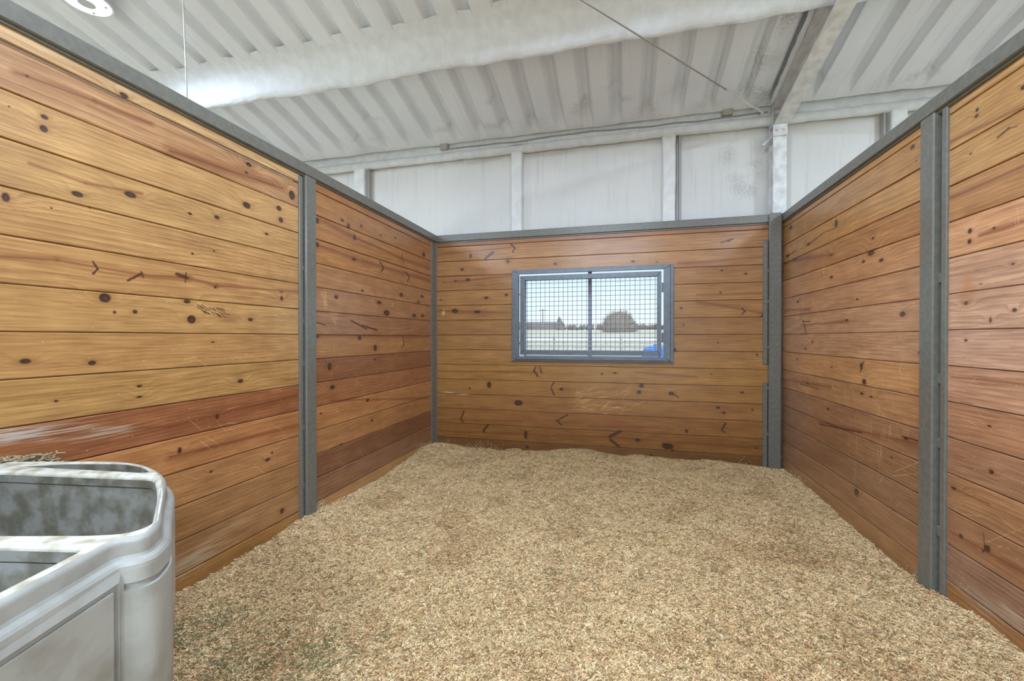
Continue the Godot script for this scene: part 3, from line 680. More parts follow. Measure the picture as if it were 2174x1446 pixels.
func add_plank(st: SurfaceTool, key: String, n: int, u0: float, u1: float, lo := -9.0, hi := 9.0) -> void:
	var off: float = OFFSET[key]
	var v0 := maxf(lo, maxf(LOW, CH + (n + off) * P))
	var v1 := minf(hi, minf(TOP, CH + (n + 1 + off) * P))
	var gap := .0022
	if key == "LO" and n == 5: v1 -= .011
	if key == "B" and n == 3: v1 -= .004
	if key == "RI" and n == -1: v0 += .001
	var warp := fposmod(sin(n * 3.7 + off * 91.0) * 917.0, 1.0) * .0024
	var f := warp
	var b := .003
	var sec := [[v0 + gap + b, f], [v1 - gap - b, f], [v1 - gap, f - b], [v1 - gap, -.012], [v1 + .008, -.012], [v1 + .008, -.036], [v0 + .01, -.036], [v0 + gap, -.012], [v0 + gap, f - b]]
	var s0: float = SPAN[key][0]
	var sl: float = SPAN[key][1] - s0
	var put := func(u: float, p: Array) -> void:
		st.set_uv(Vector2((u - s0) / sl, (TOP - p[0]) / (TOP - LOW)))
		st.add_vertex(Vector3(u, p[0], p[1]))
	for i in sec.size():
		var p: Array = sec[i]
		var q: Array = sec[(i + 1) % sec.size()]
		put.call(u0, p); put.call(u0, q); put.call(u1, q)
		put.call(u0, p); put.call(u1, q); put.call(u1, p)
	for i in range(1, sec.size() - 1):
		put.call(u0, sec[0]); put.call(u0, sec[i + 1]); put.call(u0, sec[i])
		put.call(u1, sec[0]); put.call(u1, sec[i]); put.call(u1, sec[i + 1])

func planks(key: String, wall: Node3D) -> void:
	var s: Array = SPAN[key]
	for n in range(-8, 7):
		if key == "B" and n >= -2 and n <= 3:
			if n == -2:
				var st := new_st()
				add_plank(st, key, n, s[0], -1.15)
				add_plank(st, key, n, .478, s[1])
				add_plank(st, key, n, -1.15, .478, -9.0, 1.03)
				obj("plank", st, mats["pine_" + key], wall)
			else:
				mesh_obj("plank", plank_mesh(key, n, s[0], -1.15), mats["pine_" + key], wall)
				mesh_obj("plank", plank_mesh(key, n, .478, s[1]), mats["pine_" + key], wall)
		else:
			mesh_obj("plank", plank_mesh(key, n, s[0], s[1]), mats["pine_" + key], wall)

func stall_walls() -> void:
	var g: Material = mats.grey_steel
	# left wall: local x runs into the stall, z points at the viewer standing inside
	var wl := holder("wall_left")
	tag(wl, "left stall partition of stained pine planks in a grey steel frame", "", "", "structure")
	wl.transform = Transform3D(Basis(Vector3(0, 0, -1), Vector3(0, 1, 0), Vector3(1, 0, 0)), Vector3(XL, 0, 0))
	planks("LO", wl)
	planks("LI", wl)
	boxed("post", Vector3(2.517, -.25, -.075), Vector3(2.621, RAIL_LOW + .002, .024), g, wl, .006)
	boxed("channel", Vector3(2.468, -.2, -.045), Vector3(2.5, RAIL_LOW - .02, .013), g, wl)
	boxed("channel", Vector3(2.612, -.2, -.045), Vector3(2.632, RAIL_LOW, .004), g, wl)
	boxed("top_rail", Vector3(.2, RAIL_LOW, -.075), Vector3(4.69, RAIL_TOP, .025), g, wl, .006)
	boxed("rail_channel", Vector3(.25, RAIL_LOW - .012, -.045), Vector3(4.6, RAIL_LOW + .01, .012), g, wl)
	boxed("post", Vector3(4.612, -.25, -.09), Vector3(4.69, RAIL_TOP, .004), g, wl, .005)
	boxed("channel", Vector3(4.565, -.2, -.045), Vector3(4.6, RAIL_LOW, .009), g, wl)
	boxed("post", Vector3(.15, -.25, -.075), Vector3(.255, RAIL_LOW + .002, .024), g, wl, .006)
	for y in [.22, .62, 1.06, 1.36, 1.72]:
		boxed("weld_tab", Vector3(2.499, y, -.02), Vector3(2.518, y + .035, .006), g, wl)
	for y in [.35, .75, 1.06, 1.38, 1.62, 2.0]:
		boxed("weld_tab", Vector3(4.598, y, -.02), Vector3(4.614, y + .03, .004), g, wl)
	# right wall
	var wr := holder("wall_right")
	tag(wr, "right stall partition of stained pine planks in a grey steel frame", "", "", "structure")
	wr.transform = Transform3D(Basis(Vector3(0, 0, 1), Vector3(0, 1, 0), Vector3(-1, 0, 0)), Vector3(XR, 0, 0))
	planks("RI", wr)
	planks("RO", wr)
	boxed("post", Vector3(-2.697, -.25, -.075), Vector3(-2.595, RAIL_LOW + .002, .026), g, wr, .006)
	boxed("channel", Vector3(-2.562, -.2, -.045), Vector3(-2.527, RAIL_LOW - .004, .012), g, wr)
	boxed("top_rail", Vector3(-4.7, RAIL_LOW, -.075), Vector3(-.2, RAIL_TOP, .026), g, wr, .006)
	boxed("rail_channel", Vector3(-4.65, RAIL_LOW - .012, -.045), Vector3(-.25, RAIL_LOW + .01, .012), g, wr)
	boxed("post", Vector3(-.255, -.25, -.075), Vector3(-.15, RAIL_LOW + .002, .026), g, wr, .006)
	for y in [.27, .71, 1.03, 1.53]:
		boxed("weld_tab", Vector3(-2.597, y, -.02), Vector3(-2.56, y + .05, .004), g, wr)
	# back wall
	var wb := holder("wall_back", V(0, 0, DB))
	tag(wb, "back stall wall of stained pine planks with a framed window opening", "", "", "structure")
	planks("B", wb)
	boxed("top_rail", Vector3(-2.12, RAIL_LOW + .002, -.075), Vector3(1.42, RAIL_TOP + .002, .024), g, wb, .006)
	boxed("rail_channel", Vector3(-2.1, RAIL_LOW - .012, -.045), Vector3(1.4, RAIL_LOW + .01, .01), g, wb)
	boxed("channel", Vector3(-2.2, -.2, -.06), Vector3(-2.117, RAIL_LOW, .018), g, wb)
	boxed("post", Vector3(1.395, -.25, -.06), Vector3(1.502, RAIL_TOP + .008, .052), g, wb, .006)
	boxed("channel", Vector3(1.352, 1.0, -.02), Vector3(1.39, 2.215, .022), g, wb)
	boxed("channel", Vector3(1.352, -.2, -.02), Vector3(1.39, .815, .022), g, wb)
	for y in [.3, .75, 1.15, 1.6, 1.9]:
		boxed("weld_tab", Vector3(1.387, y, 0), Vector3(1.398, y + .03, .03), g, wb)
	# steel casing round the window: four mitred bars, each with a narrow outer flange
	var f: Material = mats.grille_steel
	var a := [-1.156, .486, 1.02, 1.998]      # mitred bars run between this outer edge
	var b := [-1.113, .424, 1.051, 1.970]      # and this inner edge
	frame_bars(wb, "casing_bar", a, b, .006, .052, f)
	boxed("casing_flange", Vector3(-1.195, 1.0, -.01), Vector3(-1.158, 2.016, .034), f, wb, .002)
	boxed("casing_flange", Vector3(.489, 1.0, -.01), Vector3(.522, 2.016, .034), f, wb, .002)
	boxed("casing_flange", Vector3(-1.157, 2.0, -.01), Vector3(.488, 2.016, .034), f, wb, .002)
	boxed("casing_flange", Vector3(-1.157, 1.0, -.01), Vector3(.488, 1.018, .034), f, wb, .002)
	# the lining of the opening, from the planks to the outside wall
	var w: Material = mats.white_vinyl
	boxed("reveal_board", Vector3(-1.21, .995, -.19), Vector3(-1.195, 2.03, -.04), w, wb)
	boxed("reveal_board", Vector3(.495, .995, -.19), Vector3(.51, 2.03, -.04), w, wb)
	boxed("reveal_board", Vector3(-1.21, 2.02, -.19), Vector3(.51, 2.035, -.04), w, wb)
	boxed("reveal_board", Vector3(-1.21, .995, -.19), Vector3(.51, 1.01, -.04), w, wb)

func frame_bars(parent: Node, called: String, a: Array, b: Array, z0: float, z1: float, m: Material) -> void:
	# four mitred bars between the outer rectangle a and the inner rectangle b: [left, right, low, high]
	var o := [Vector3(a[0], a[2], z0), Vector3(a[1], a[2], z0), Vector3(a[1], a[3], z0), Vector3(a[0], a[3], z0)]
	var q := [Vector3(b[0], b[2], z0), Vector3(b[1], b[2], z0), Vector3(b[1], b[3], z0), Vector3(b[0], b[3], z0)]
	var up := Vector3(0, 0, z1 - z0)
	for i in 4:
		var j := (i + 1) % 4
		var e: Vector3 = (o[j] - o[i]).normalized() * .0012    # hairline mitre joint
		var st := new_st()
		var base := [o[i] + e, o[j] - e, q[j] - e, q[i] + e]
		var c := Vector3.ZERO
		for p in base: c += p
		c = c * .25
		var top := []
		var mid := []
		for p in base:
			var dir: Vector3 = (c - p) * Vector3(1, 1, 0)
			mid.append(p + up - Vector3(0, 0, .003))
			top.append(p + up + dir.normalized() * .003)
		var cc := c + up * .5
		face(st, base, cc)
		face(st, top, cc)
		for k in 4:
			var l := (k + 1) % 4
			face(st, [base[k], base[l], mid[l], mid[k]], cc)
			face(st, [mid[k], mid[l], top[l], top[k]], cc)
		obj(called, st, m, parent)


# ---------- bedding ----------
const BED_LEFT := [[0.2, 0.0], [1.626, 0.0], [1.747, -.015], [2.171, -.01], [2.492, .018], [2.632, .012], [3.145, -.012], [3.43, -.025], [3.854, .002], [4.44, .048], [4.75, .02]]
const BED_RIGHT := [[0.2, .02], [2.116, .026], [2.281, .036], [2.497, .002], [2.681, -.033], [3.025, -.044], [3.464, -.037], [3.744, -.012], [4.274, -.005], [4.75, -.015]]
const BED_BACK := [[-2.2, .02], [-2.108, .011], [-1.928, .005], [-1.693, -.024], [-1.464, -.02], [-1.351, -.035], [-1.129, .007], [-1.047, -.015], [-.391, .049], [.007, .004], [.152, .023], [.732, 0.0], [.843, .022], [1.443, -.015], [1.6, -.015]]
var bed_lump := noise(401, 1.6, 3)
var bed_damp := noise(403, 1.3, 3)
var bed_fine := noise(402, 7.0, 3)

func along(list: Array, t: float) -> float:
	for i in range(1, list.size()):
		if t <= list[i][0]:
			var k: float = clampf((t - list[i - 1][0]) / (list[i][0] - list[i - 1][0]), 0.0, 1.0)
			k = k * k * (3.0 - 2.0 * k)
			return lerpf(list[i - 1][1], list[i][1], k)
	return list[list.size() - 1][1]

func bed_y(x: float, d: float) -> float:
	var wl := exp(-maxf(0.0, x - XL) / .16)
	var wr := exp(-maxf(0.0, XR - x) / .16)
	var wb := exp(-maxf(0.0, DB - d) / .16)
	var inner := .045 * bed_lump.get_noise_2d(x, d) + .012
	var sum := wl + wr + wb
	var y := inner
	if sum > .001:
		var edge := (wl * along(BED_LEFT, d) + wr * along(BED_RIGHT, d) + wb * along(BED_BACK, x)) / sum
		y = lerpf(inner, edge, minf(1.0, sum))
	return y + .007 * bed_fine.get_noise_2d(x, d)

func bedding() -> void:
	var bed := holder("bedding")
	tag(bed, "tan wood shavings bedding spread over the stall floor", "", "", "stuff")
	var g := grid_mesh(220, 270, func(a: float, b: float) -> Vector3:
		var x := lerpf(XL - .006, XR + .006, a)
		var d := lerpf(.1, DB + .006, b)
		return V(x, bed_y(x, d), d), false)
	mesh_obj("shavings_surface", g, mats.shavings_bed, bed).set_meta("kind", "stuff")
	# loose shavings on top
	var r := RandomNumberGenerator.new()
	r.seed = 4242
	var tones := [[210, 193, 156], [198, 178, 139], [186, 164, 124], [226, 212, 182], [166, 140, 100], [132, 106, 70], [196, 161, 127], [204, 187, 150], [214, 199, 164], [194, 175, 137]]
	for variant in 3:
		var st := new_st()
		for k in 6:
			var c := Vector3(r.randf_range(-.016, .016), r.randf_range(0.0, .004), r.randf_range(-.016, .016))
			var a := r.randf() * TAU
			var l := Vector3(cos(a), r.randf_range(-.35, .35), sin(a)) * r.randf_range(.003, .007)
			var w := Vector3(-sin(a), r.randf_range(-.3, .3), cos(a)) * r.randf_range(.0011, .0022)
			var t := Vector3(0, .0011, 0)
			var sh := r.randf_range(.78, 1.05)
			st.set_color(Color(sh, sh, sh))
			var q := [c - l - w, c + l - w * .6, c + l + w * .6, c - l + w]
			var ctr := c - t
			face(st, [q[0] + t, q[1] + t, q[2] + t, q[3] + t], ctr)
			for e in 4:
				face(st, [q[e] + t, q[(e + 1) % 4] + t, q[(e + 1) % 4] - t, q[e] - t], ctr)
		st.generate_normals()
		var mm := MultiMesh.new()
		mm.transform_format = MultiMesh.TRANSFORM_3D
		mm.use_colors = true
		mm.mesh = st.commit()
		var count := 60000
		mm.instance_count = count
		var buf := PackedFloat32Array()
		buf.resize(count * 16)
		for i in count:
			var d := .25 + 4.42 * pow(r.randf(), 1.25)
			var x := r.randf_range(XL + .012, XR - .012)
			var y := bed_y(x, d) + r.randf_range(-.0015, .002)
			var bs := Basis(Vector3(r.randf_range(-1, 1), 0, r.randf_range(-1, 1)).normalized(), r.randf_range(-.35, .35)) * Basis(Vector3.UP, r.randf() * TAU)
			bs = bs.scaled(Vector3.ONE * r.randf_range(.6, 1.05))
			var damp := bed_damp.get_noise_2d(x, d) > r.randf_range(.05, .9)
			var c: Array = tones[[4, 5, 6, 2][r.randi() % 4] if damp else r.randi() % tones.size()]
			var col := srgb(c[0] * 1.12, c[1] * 1.07, c[2] * 1.0).srgb_to_linear()
			var o := i * 16
			buf[o] = bs.x.x; buf[o + 1] = bs.y.x; buf[o + 2] = bs.z.x; buf[o + 3] = x
			buf[o + 4] = bs.x.y; buf[o + 5] = bs.y.y; buf[o + 6] = bs.z.y; buf[o + 7] = y
			buf[o + 8] = bs.x.z; buf[o + 9] = bs.y.z; buf[o + 10] = bs.z.z; buf[o + 11] = -d
			buf[o + 12] = col.r; buf[o + 13] = col.g; buf[o + 14] = col.b; buf[o + 15] = 1.0
		mm.buffer = buf
		var mi := MultiMeshInstance3D.new()
		mi.name = "loose_shavings"
		mi.multimesh = mm
		mi.material_override = mats.shaving
		mi.set_meta("kind", "stuff")
		bed.add_child(mi, true)
	# wisps of hay lying on the shavings: [x, depth, spread, blades]
	var hay := new_st()
	for s in [[-1.81, 1.39, 0.10, 60], [-1.73, 1.49, 0.10, 60], [-1.65, 1.37, 0.16, 50], [-1.44, 1.39, 0.20, 60], [-1.16, 1.49, 0.12, 60], [-1.12, 1.39, 0.14, 50], [-1.42, 1.28, 0.16, 70], [-1.21, 1.32, 0.16, 60], [-1.82, 1.60, 0.08, 14], [-1.12, 2.19, 0.14, 22], [-0.65, 2.18, 0.12, 14], [-0.28, 2.34, 0.14, 14], [-0.26, 2.90, 0.10, 14], [-0.87, 1.80, 0.30, 16], [-0.04, 1.91, 0.50, 22], [0.69, 2.20, 0.50, 18], [-1.23, 1.90, 0.20, 12], [0.33, 2.52, 0.40, 12]]:
		for k in s[3]:
			var x: float = s[0] + r.randfn() * s[2] * .5
			var d: float = s[1] + r.randfn() * s[2] * .5
			var a := r.randf() * TAU
			var l := r.randf_range(.012, .04)
			var p := V(x, bed_y(x, d) + .005, d)
			var e := Vector3(cos(a) * l, r.randf_range(-.001, .006), sin(a) * l)
			add_tube(hay, p - e, p + e, .0018, .0009, 4)
	obj("hay_wisps", hay, mats.green_hay, bed).set_meta("kind", "stuff")
	# shavings thrown up against the foot of the walls
	var st2 := new_st()
	for s in [[-1.62, 4.705, .14, 60, 0], [-1.4, 4.705, .09, 34, 0], [-1.95, 4.705, .06, 10, 0], [1.2, 4.705, .1, 12, 0], [-2.124, 2.68, .07, 60, 1], [-2.124, 4.3, .12, 22, 1], [1.524, 4.3, .16, 26, 1], [1.524, 2.75, .15, 20, 1]]:
		for k in s[3]:
			var x: float = s[0]
			var d: float = s[1]
			if s[4]: d += r.randfn() * s[2] * .5
			else: x += r.randfn() * s[2] * .5
			var y := bed_y(clampf(x, XL, XR), d) + absf(r.randfn()) * .035
			var a := r.randf() * TAU
			var l := r.randf_range(.004, .009)
			var e := Vector3(0, sin(a), cos(a)) * l if s[4] else Vector3(cos(a), sin(a), 0) * l
			add_tube(st2, V(x, y, d) - e, V(x, y, d) + e, .0016, .0009, 4)
	obj("stuck_shavings", st2, mat("pale_shaving", srgb(214, 200, 172), .9), bed).set_meta("kind", "stuff")


# ---------- outdoors, seen through the window ----------
func ground_y(d: float) -> float:
	return along([[5.0, -.35], [9.0, -.2], [16.0, .15], [32.0, 1.3], [60.0, 2.25], [140.0, 3.6], [600.0, 6.0]], d)

func outdoors() -> void:
	var gr := grid_mesh(30, 90, func(a: float, b: float) -> Vector3:
		var d := 5.02 + 395.0 * b * b * b
		var x := lerpf(-1.0, 1.0, a) * (14.0 + d * 1.3)
		return V(x, ground_y(d), d), false)
	tag(mesh_obj("ground_outside", gr, mats.dry_pasture), "pale dry ground rising beyond the window", "", "", "structure")
	# long low building with a steep gable
	var h := holder("farm_building", V(-34.3, ground_y(120), 120))
	tag(h, "long dark roofed building with a small peaked end, beyond the window", "building")
	var bm := mat("dark_siding", srgb(112, 106, 104), .9)
	boxed("wall", V(-30, -1, 0), V(17.8, 1.15, 8), mat("grey_siding", srgb(158, 152, 146), .9), h, .05)
	var st := new_st()
	add_prism(st, [V(-31, 1.1, -.6), V(-31, 1.1, 8.6), V(-31, 2.5, 4)], Vector3(49.0, 0, 0))
	obj("roof", st, bm, h)
	st = new_st()
	add_prism(st, [V(16.9, -1, -1), V(18.1, -1, -1), V(18.0, 2.4, -1), V(17.4, 3.7, -1), V(16.9, 2.5, -1)], Vector3(0, 0, -3))
	obj("gable", st, bm, h)
	# bare round bush
	var b := holder("bare_bush", V(-.25, ground_y(48) - .1, 48))
	tag(b, "large rounded leafless bush beyond the window", "bush")
	var r := RandomNumberGenerator.new()
	r.seed = 91
	var tw := new_st()
	for k in 1500:
		var a := r.randf() * TAU
		var e := acos(1.0 - r.randf() * .96)
		var dir := Vector3(sin(e) * cos(a) * 1.0, cos(e), sin(e) * sin(a))
		var p0 := Vector3(dir.x * r.randf_range(.2, 1.2), r.randf_range(0, .6), dir.z * r.randf_range(.2, 1.2))
		var p1 := dir * Vector3(2.3, 2.75, 2.2) * r.randf_range(.72, 1.0)
		add_tube(tw, p0, p1, .03, .008, 3)
	obj("twigs", tw, mat("bush_bark", srgb(124, 112, 100), .95), b)
	var core := SphereMesh.new()
	core.radius = 1.0
	core.height = 2.0
	core.radial_segments = 24
	core.rings = 12
	var co := mesh_obj("inner_branches", core, mats.bush_bark, b)
	co.scale = Vector3(1.75, 1.8, 1.6)
	co.position = Vector3(0, .5, 0)
	var tl := new_st()
	for k in 90:
		var x := -26.0 + k * .75 + r.randf_range(-1, 1)
		var p := V(x, ground_y(135) - .5, 135 + r.randf_range(-4, 4))
		for q in 26:
			var a := r.randf() * TAU
			add_tube(tl, p, p + Vector3(cos(a) * r.randf_range(.3, 1.2), r.randf_range(.9, 2.4), sin(a)), .22, .08, 3)
	var tr := obj("hedgerow", tl, mats.bush_bark)
	tag(tr, "distant bare hedgerow along the horizon beyond the window", "", "", "stuff")
	# utility pole
	var po := holder("utility_pole", V(-23.4, ground_y(130), 130))
	tag(po, "thin utility pole behind the farm building", "pole")
	st = new_st()
	add_tube(st, Vector3(0, -.5, 0), Vector3(0, 6.6, 0), .16, .12, 8)
	obj("pole", st, mats.dark_siding, po)
	boxed("crossarm", Vector3(-1.2, 6.0, -.08), Vector3(1.2, 6.18, .08), mats.dark_siding, po)
	# pipe fence across the paddock
	var pipe := mat("fence_pipe", srgb(176, 176, 174), .6)
	var fe := holder("pipe_fence", V(0, 0, 17))
	tag(fe, "pale pipe fence across the paddock beyond the window", "fence")
	for y in [.55, .95, 1.27]:
		st = new_st()
		add_tube(st, Vector3(-14, y, 0), Vector3(9, y, 0), .035, .035, 8)
		obj("rail", st, pipe, fe)
	for k in 9:
		st = new_st()
		add_tube(st, Vector3(-13 + k * 2.6, -.3, 0), Vector3(-13 + k * 2.6, 1.33, 0), .045, .045, 8)
		obj("post", st, pipe, fe)
	var road := grid_mesh(20, 3, func(a: float, b: float) -> Vector3:
		var d := lerpf(27.0, 35.0, b)
		return V(lerpf(-50, 50, a), ground_y(d) + .03, d), false)
	tag(mesh_obj("road_outside", road, mat("white_gravel", srgb(222, 218, 210), .95)), "pale gravel track across the paddock", "", "", "structure")
	# blue barrel close to the wall
	var ba := holder("blue_barrel", V(.72, ground_y(9.6) - .02, 9.6))
	tag(ba, "blue plastic barrel at the lower right of the window", "barrel")
	var bl := mat("blue_poly", srgb(74, 134, 224), .45)
	st = new_st()
	var prof := [[.0, .0], [.27, .0], [.29, .05], [.29, .3], [.3, .32], [.29, .34], [.29, .62], [.3, .64], [.29, .66], [.29, 1.1], [.26, 1.24], [.14, 1.3], [.0, 1.3]]
	lathe(st, prof, 24)
	obj("body", st, bl, ba)
	st = new_st()
	add_tube(st, Vector3(0, 1.29, 0), Vector3(0, 1.33, 0), .06, .06, 14)
	obj("cap", st, bl, ba)

func lathe(st: SurfaceTool, prof: Array, sides: int) -> void:
	for i in sides:
		var a := TAU * i / sides
		var b := TAU * (i + 1) / sides
		for k in prof.size() - 1:
			var p: Array = prof[k]
			var q: Array = prof[k + 1]
			var v := [Vector3(p[0] * cos(a), p[1], p[0] * sin(a)), Vector3(p[0] * cos(b), p[1], p[0] * sin(b)), Vector3(q[0] * cos(b), q[1], q[0] * sin(b)), Vector3(q[0] * cos(a), q[1], q[0] * sin(a))]
			if p[0] > .0001:
				st.add_vertex(v[0]); st.add_vertex(v[1]); st.add_vertex(v[2])
			if q[0] > .0001:
				st.add_vertex(v[0]); st.add_vertex(v[2]); st.add_vertex(v[3])


# ---------- window and grille ----------
func window_and_grille() -> void:
	var w := holder("window_1", V(0, 0, 4.93))
	tag(w, "sliding window in the outside wall behind the wire grille", "", "", "structure")
	var fm: Material = mats.window_frame
	frame_bars(w, "window_frame", [-1.23, .53, .94, 2.06], [-1.19, .49, 1.01, 2.02], -.04, .035, mats.white_vinyl)
	frame_bars(w, "sash_frame", [-1.105, .41, 1.035, 1.95], [-1.085, .39, 1.05, 1.925], -.012, .02, fm)
	boxed("mullion", Vector3(-.364, 1.01, -.02), Vector3(-.324, 2.02, .03), fm, w)
	for s in [[-1.19, -.35], [-.335, .49]]:
		boxed("pane", Vector3(s[0], 1.005, -.004), Vector3(s[1], 2.025, 0), mats.pane_glass, w, .0005)
	var g := holder("window_grille", V(0, 0, DB - .006))
	tag(g, "hinged grey steel grille of square wire mesh over the window", "grille")
	frame_bars(g, "frame_bar", [-1.1015, .402, 1.069, 1.949], [-1.054, .36, 1.122, 1.902], -.02, .018, mats.grille_steel)
	for i in 28:
		var x := -1.054 + .0507 * (i + .55)
		var st := new_st()
		add_tube(st, Vector3(x, 1.115, -.012), Vector3(x, 1.91, -.012), .0024, .0024, 6)
		obj("wire", st, mats.wire_steel, g)
	for i in 15:
		var y := 1.121 + .0507 * (i + .65)
		var st := new_st()
		add_tube(st, Vector3(-1.06, y, -.007), Vector3(.372, y, -.007), .0024, .0024, 6)
		obj("wire", st, mats.wire_steel, g)
	for y in [1.21, 1.73]:
		var st := new_st()
		add_tube(st, Vector3(.413, y, .012), Vector3(.413, y + .1, .012), .0085, .0085, 10)
		obj("hinge", st, mats.grille_steel, g)
	var lt := new_st()
	add_box(lt, Vector3(-1.114, 1.19, .0), Vector3(-1.1, 1.205, .02))
	obj("latch_bolt", lt, mats.grille_steel, g)
	lt = new_st()
	add_box(lt, Vector3(-1.114, 1.74, .0), Vector3(-1.1, 1.75, .02))
	obj("latch_bolt", lt, mats.grille_steel, g)


# ---------- steel frame, bracing ----------
func steel_frame() -> void:
	var m: Material = mats.white_steel
	var f := holder("steel_frame", V(1.515, 0, 4.8))
	tag(f, "white painted steel column and sloping rafter above the right corner", "frame")
	var st := new_st()
	add_box(st, V(-.062, -.12, -.035), V(.062, 3.36, -.025))
	add_box(st, V(-.005, -.12, -.026), V(.005, 3.5, .09))
	add_box(st, V(-.062, -.12, .089), V(.062, 3.5, .099))
	obj("column", st, m, f)
	# rafter: the lower flange climbs less steeply than the roof
	var low := func(d: float) -> float: return 3.36 + .192 * (4.8 - d)
	var d0 := 4.79
	var d1 := -6.9
	st = new_st()
	add_prism(st, [V(-.055, low.call(d0) - 0.0, d0 - 4.8), V(-.055, low.call(d0) + .012, d0 - 4.8), V(-.055, low.call(d1) + .012, d1 - 4.8), V(-.055, low.call(d1), d1 - 4.8)], Vector3(.135, 0, 0))
	obj("lower_flange", st, m, f)
	st = new_st()
	add_prism(st, [V(.008, low.call(d0) + .01, d0 - 4.8), V(.008, roof_y(d0) - .03, d0 - 4.8), V(.008, roof_y(d1) - .03, d1 - 4.8), V(.008, low.call(d1) + .01, d1 - 4.8)], Vector3(.009, 0, 0))
	obj("web", st, m, f)
	st = new_st()
	add_prism(st, [V(-.06, roof_y(d0) - .045, d0 - 4.8), V(-.06, roof_y(d0) - .033, d0 - 4.8), V(-.06, roof_y(d1) - .033, d1 - 4.8), V(-.06, roof_y(d1) - .045, d1 - 4.8)], Vector3(.14, 0, 0))
	obj("upper_flange", st, m, f)
	# knee: end plate, bolts, stiffener
	boxed("end_plate", V(-.066, 3.25, -.05), V(.062, 3.365, -.034), m, f)
	boxed("stiffener", V(-.064, 3.36, -.03), V(-.055, 3.72, .06), m, f)
	for x in [-.03, .03]:
		st = new_st()
		add_tube(st, V(x, 3.31, -.05), V(x, 3.31, -.068), .014, .013, 6)
		obj("bolt", st, m, f)
	st = new_st()
	add_tube(st, V(-.14, 3.19, .02), V(-.045, 3.28, .03), .014, .014, 8)
	obj("flange_brace", st, m, f)
	# foam left ragged along the upper flange
	var rag := noise(611, 14.0, 3)
	var g := grid_mesh(160, 8, func(a: float, b: float) -> Vector3:
		var d := lerpf(4.72, .4, a)
		var t := b * PI
		var r := .03 + .014 * rag.get_noise_2d(d, b * .4)
		return V(-.075 - cos(t) * r * .8, roof_y(d) - .012 - sin(t) * r, d - 4.8), false)
	mesh_obj("foam_edge", g, mats.sprayed_foam, f)
	# roof bracing rods
	var rods := [[V(1.36, 3.5, 4.76), V(.93, 3.544, 4.325), V(-1.86, 3.83, 1.5), "long thin diagonal brace rod under the roof, ending at the steel frame"], [V(-5.71, 3.455, 4.6), V(-5.22, 3.539, 4.2), V(-2.32, 4.04, 1.8), "thin brace rod under the roof near the round ceiling light"]]
	for e in rods:
		var b := holder("brace_rod", e[0])
		tag(b, e[3], "brace rod", "roof brace rods")
		st = new_st()
		add_tube(st, e[1] - e[0], e[2] - e[0], .006, .006, 8)
		obj("rod", st, mats.cable if e[0].x > 0.0 else m, b)
		st = new_st()
		add_tube(st, Vector3.ZERO, e[1] - e[0], .013, .011, 10)
		obj("turnbuckle", st, m, b)
		st = new_st()
		var tor := TorusMesh.new()
		tor.inner_radius = .012
		tor.outer_radius = .028
		tor.rings = 18
		tor.ring_segments = 8
		var t := mesh_obj("eye", tor, m, b)
		t.rotation = Vector3(.4, 0, .9)


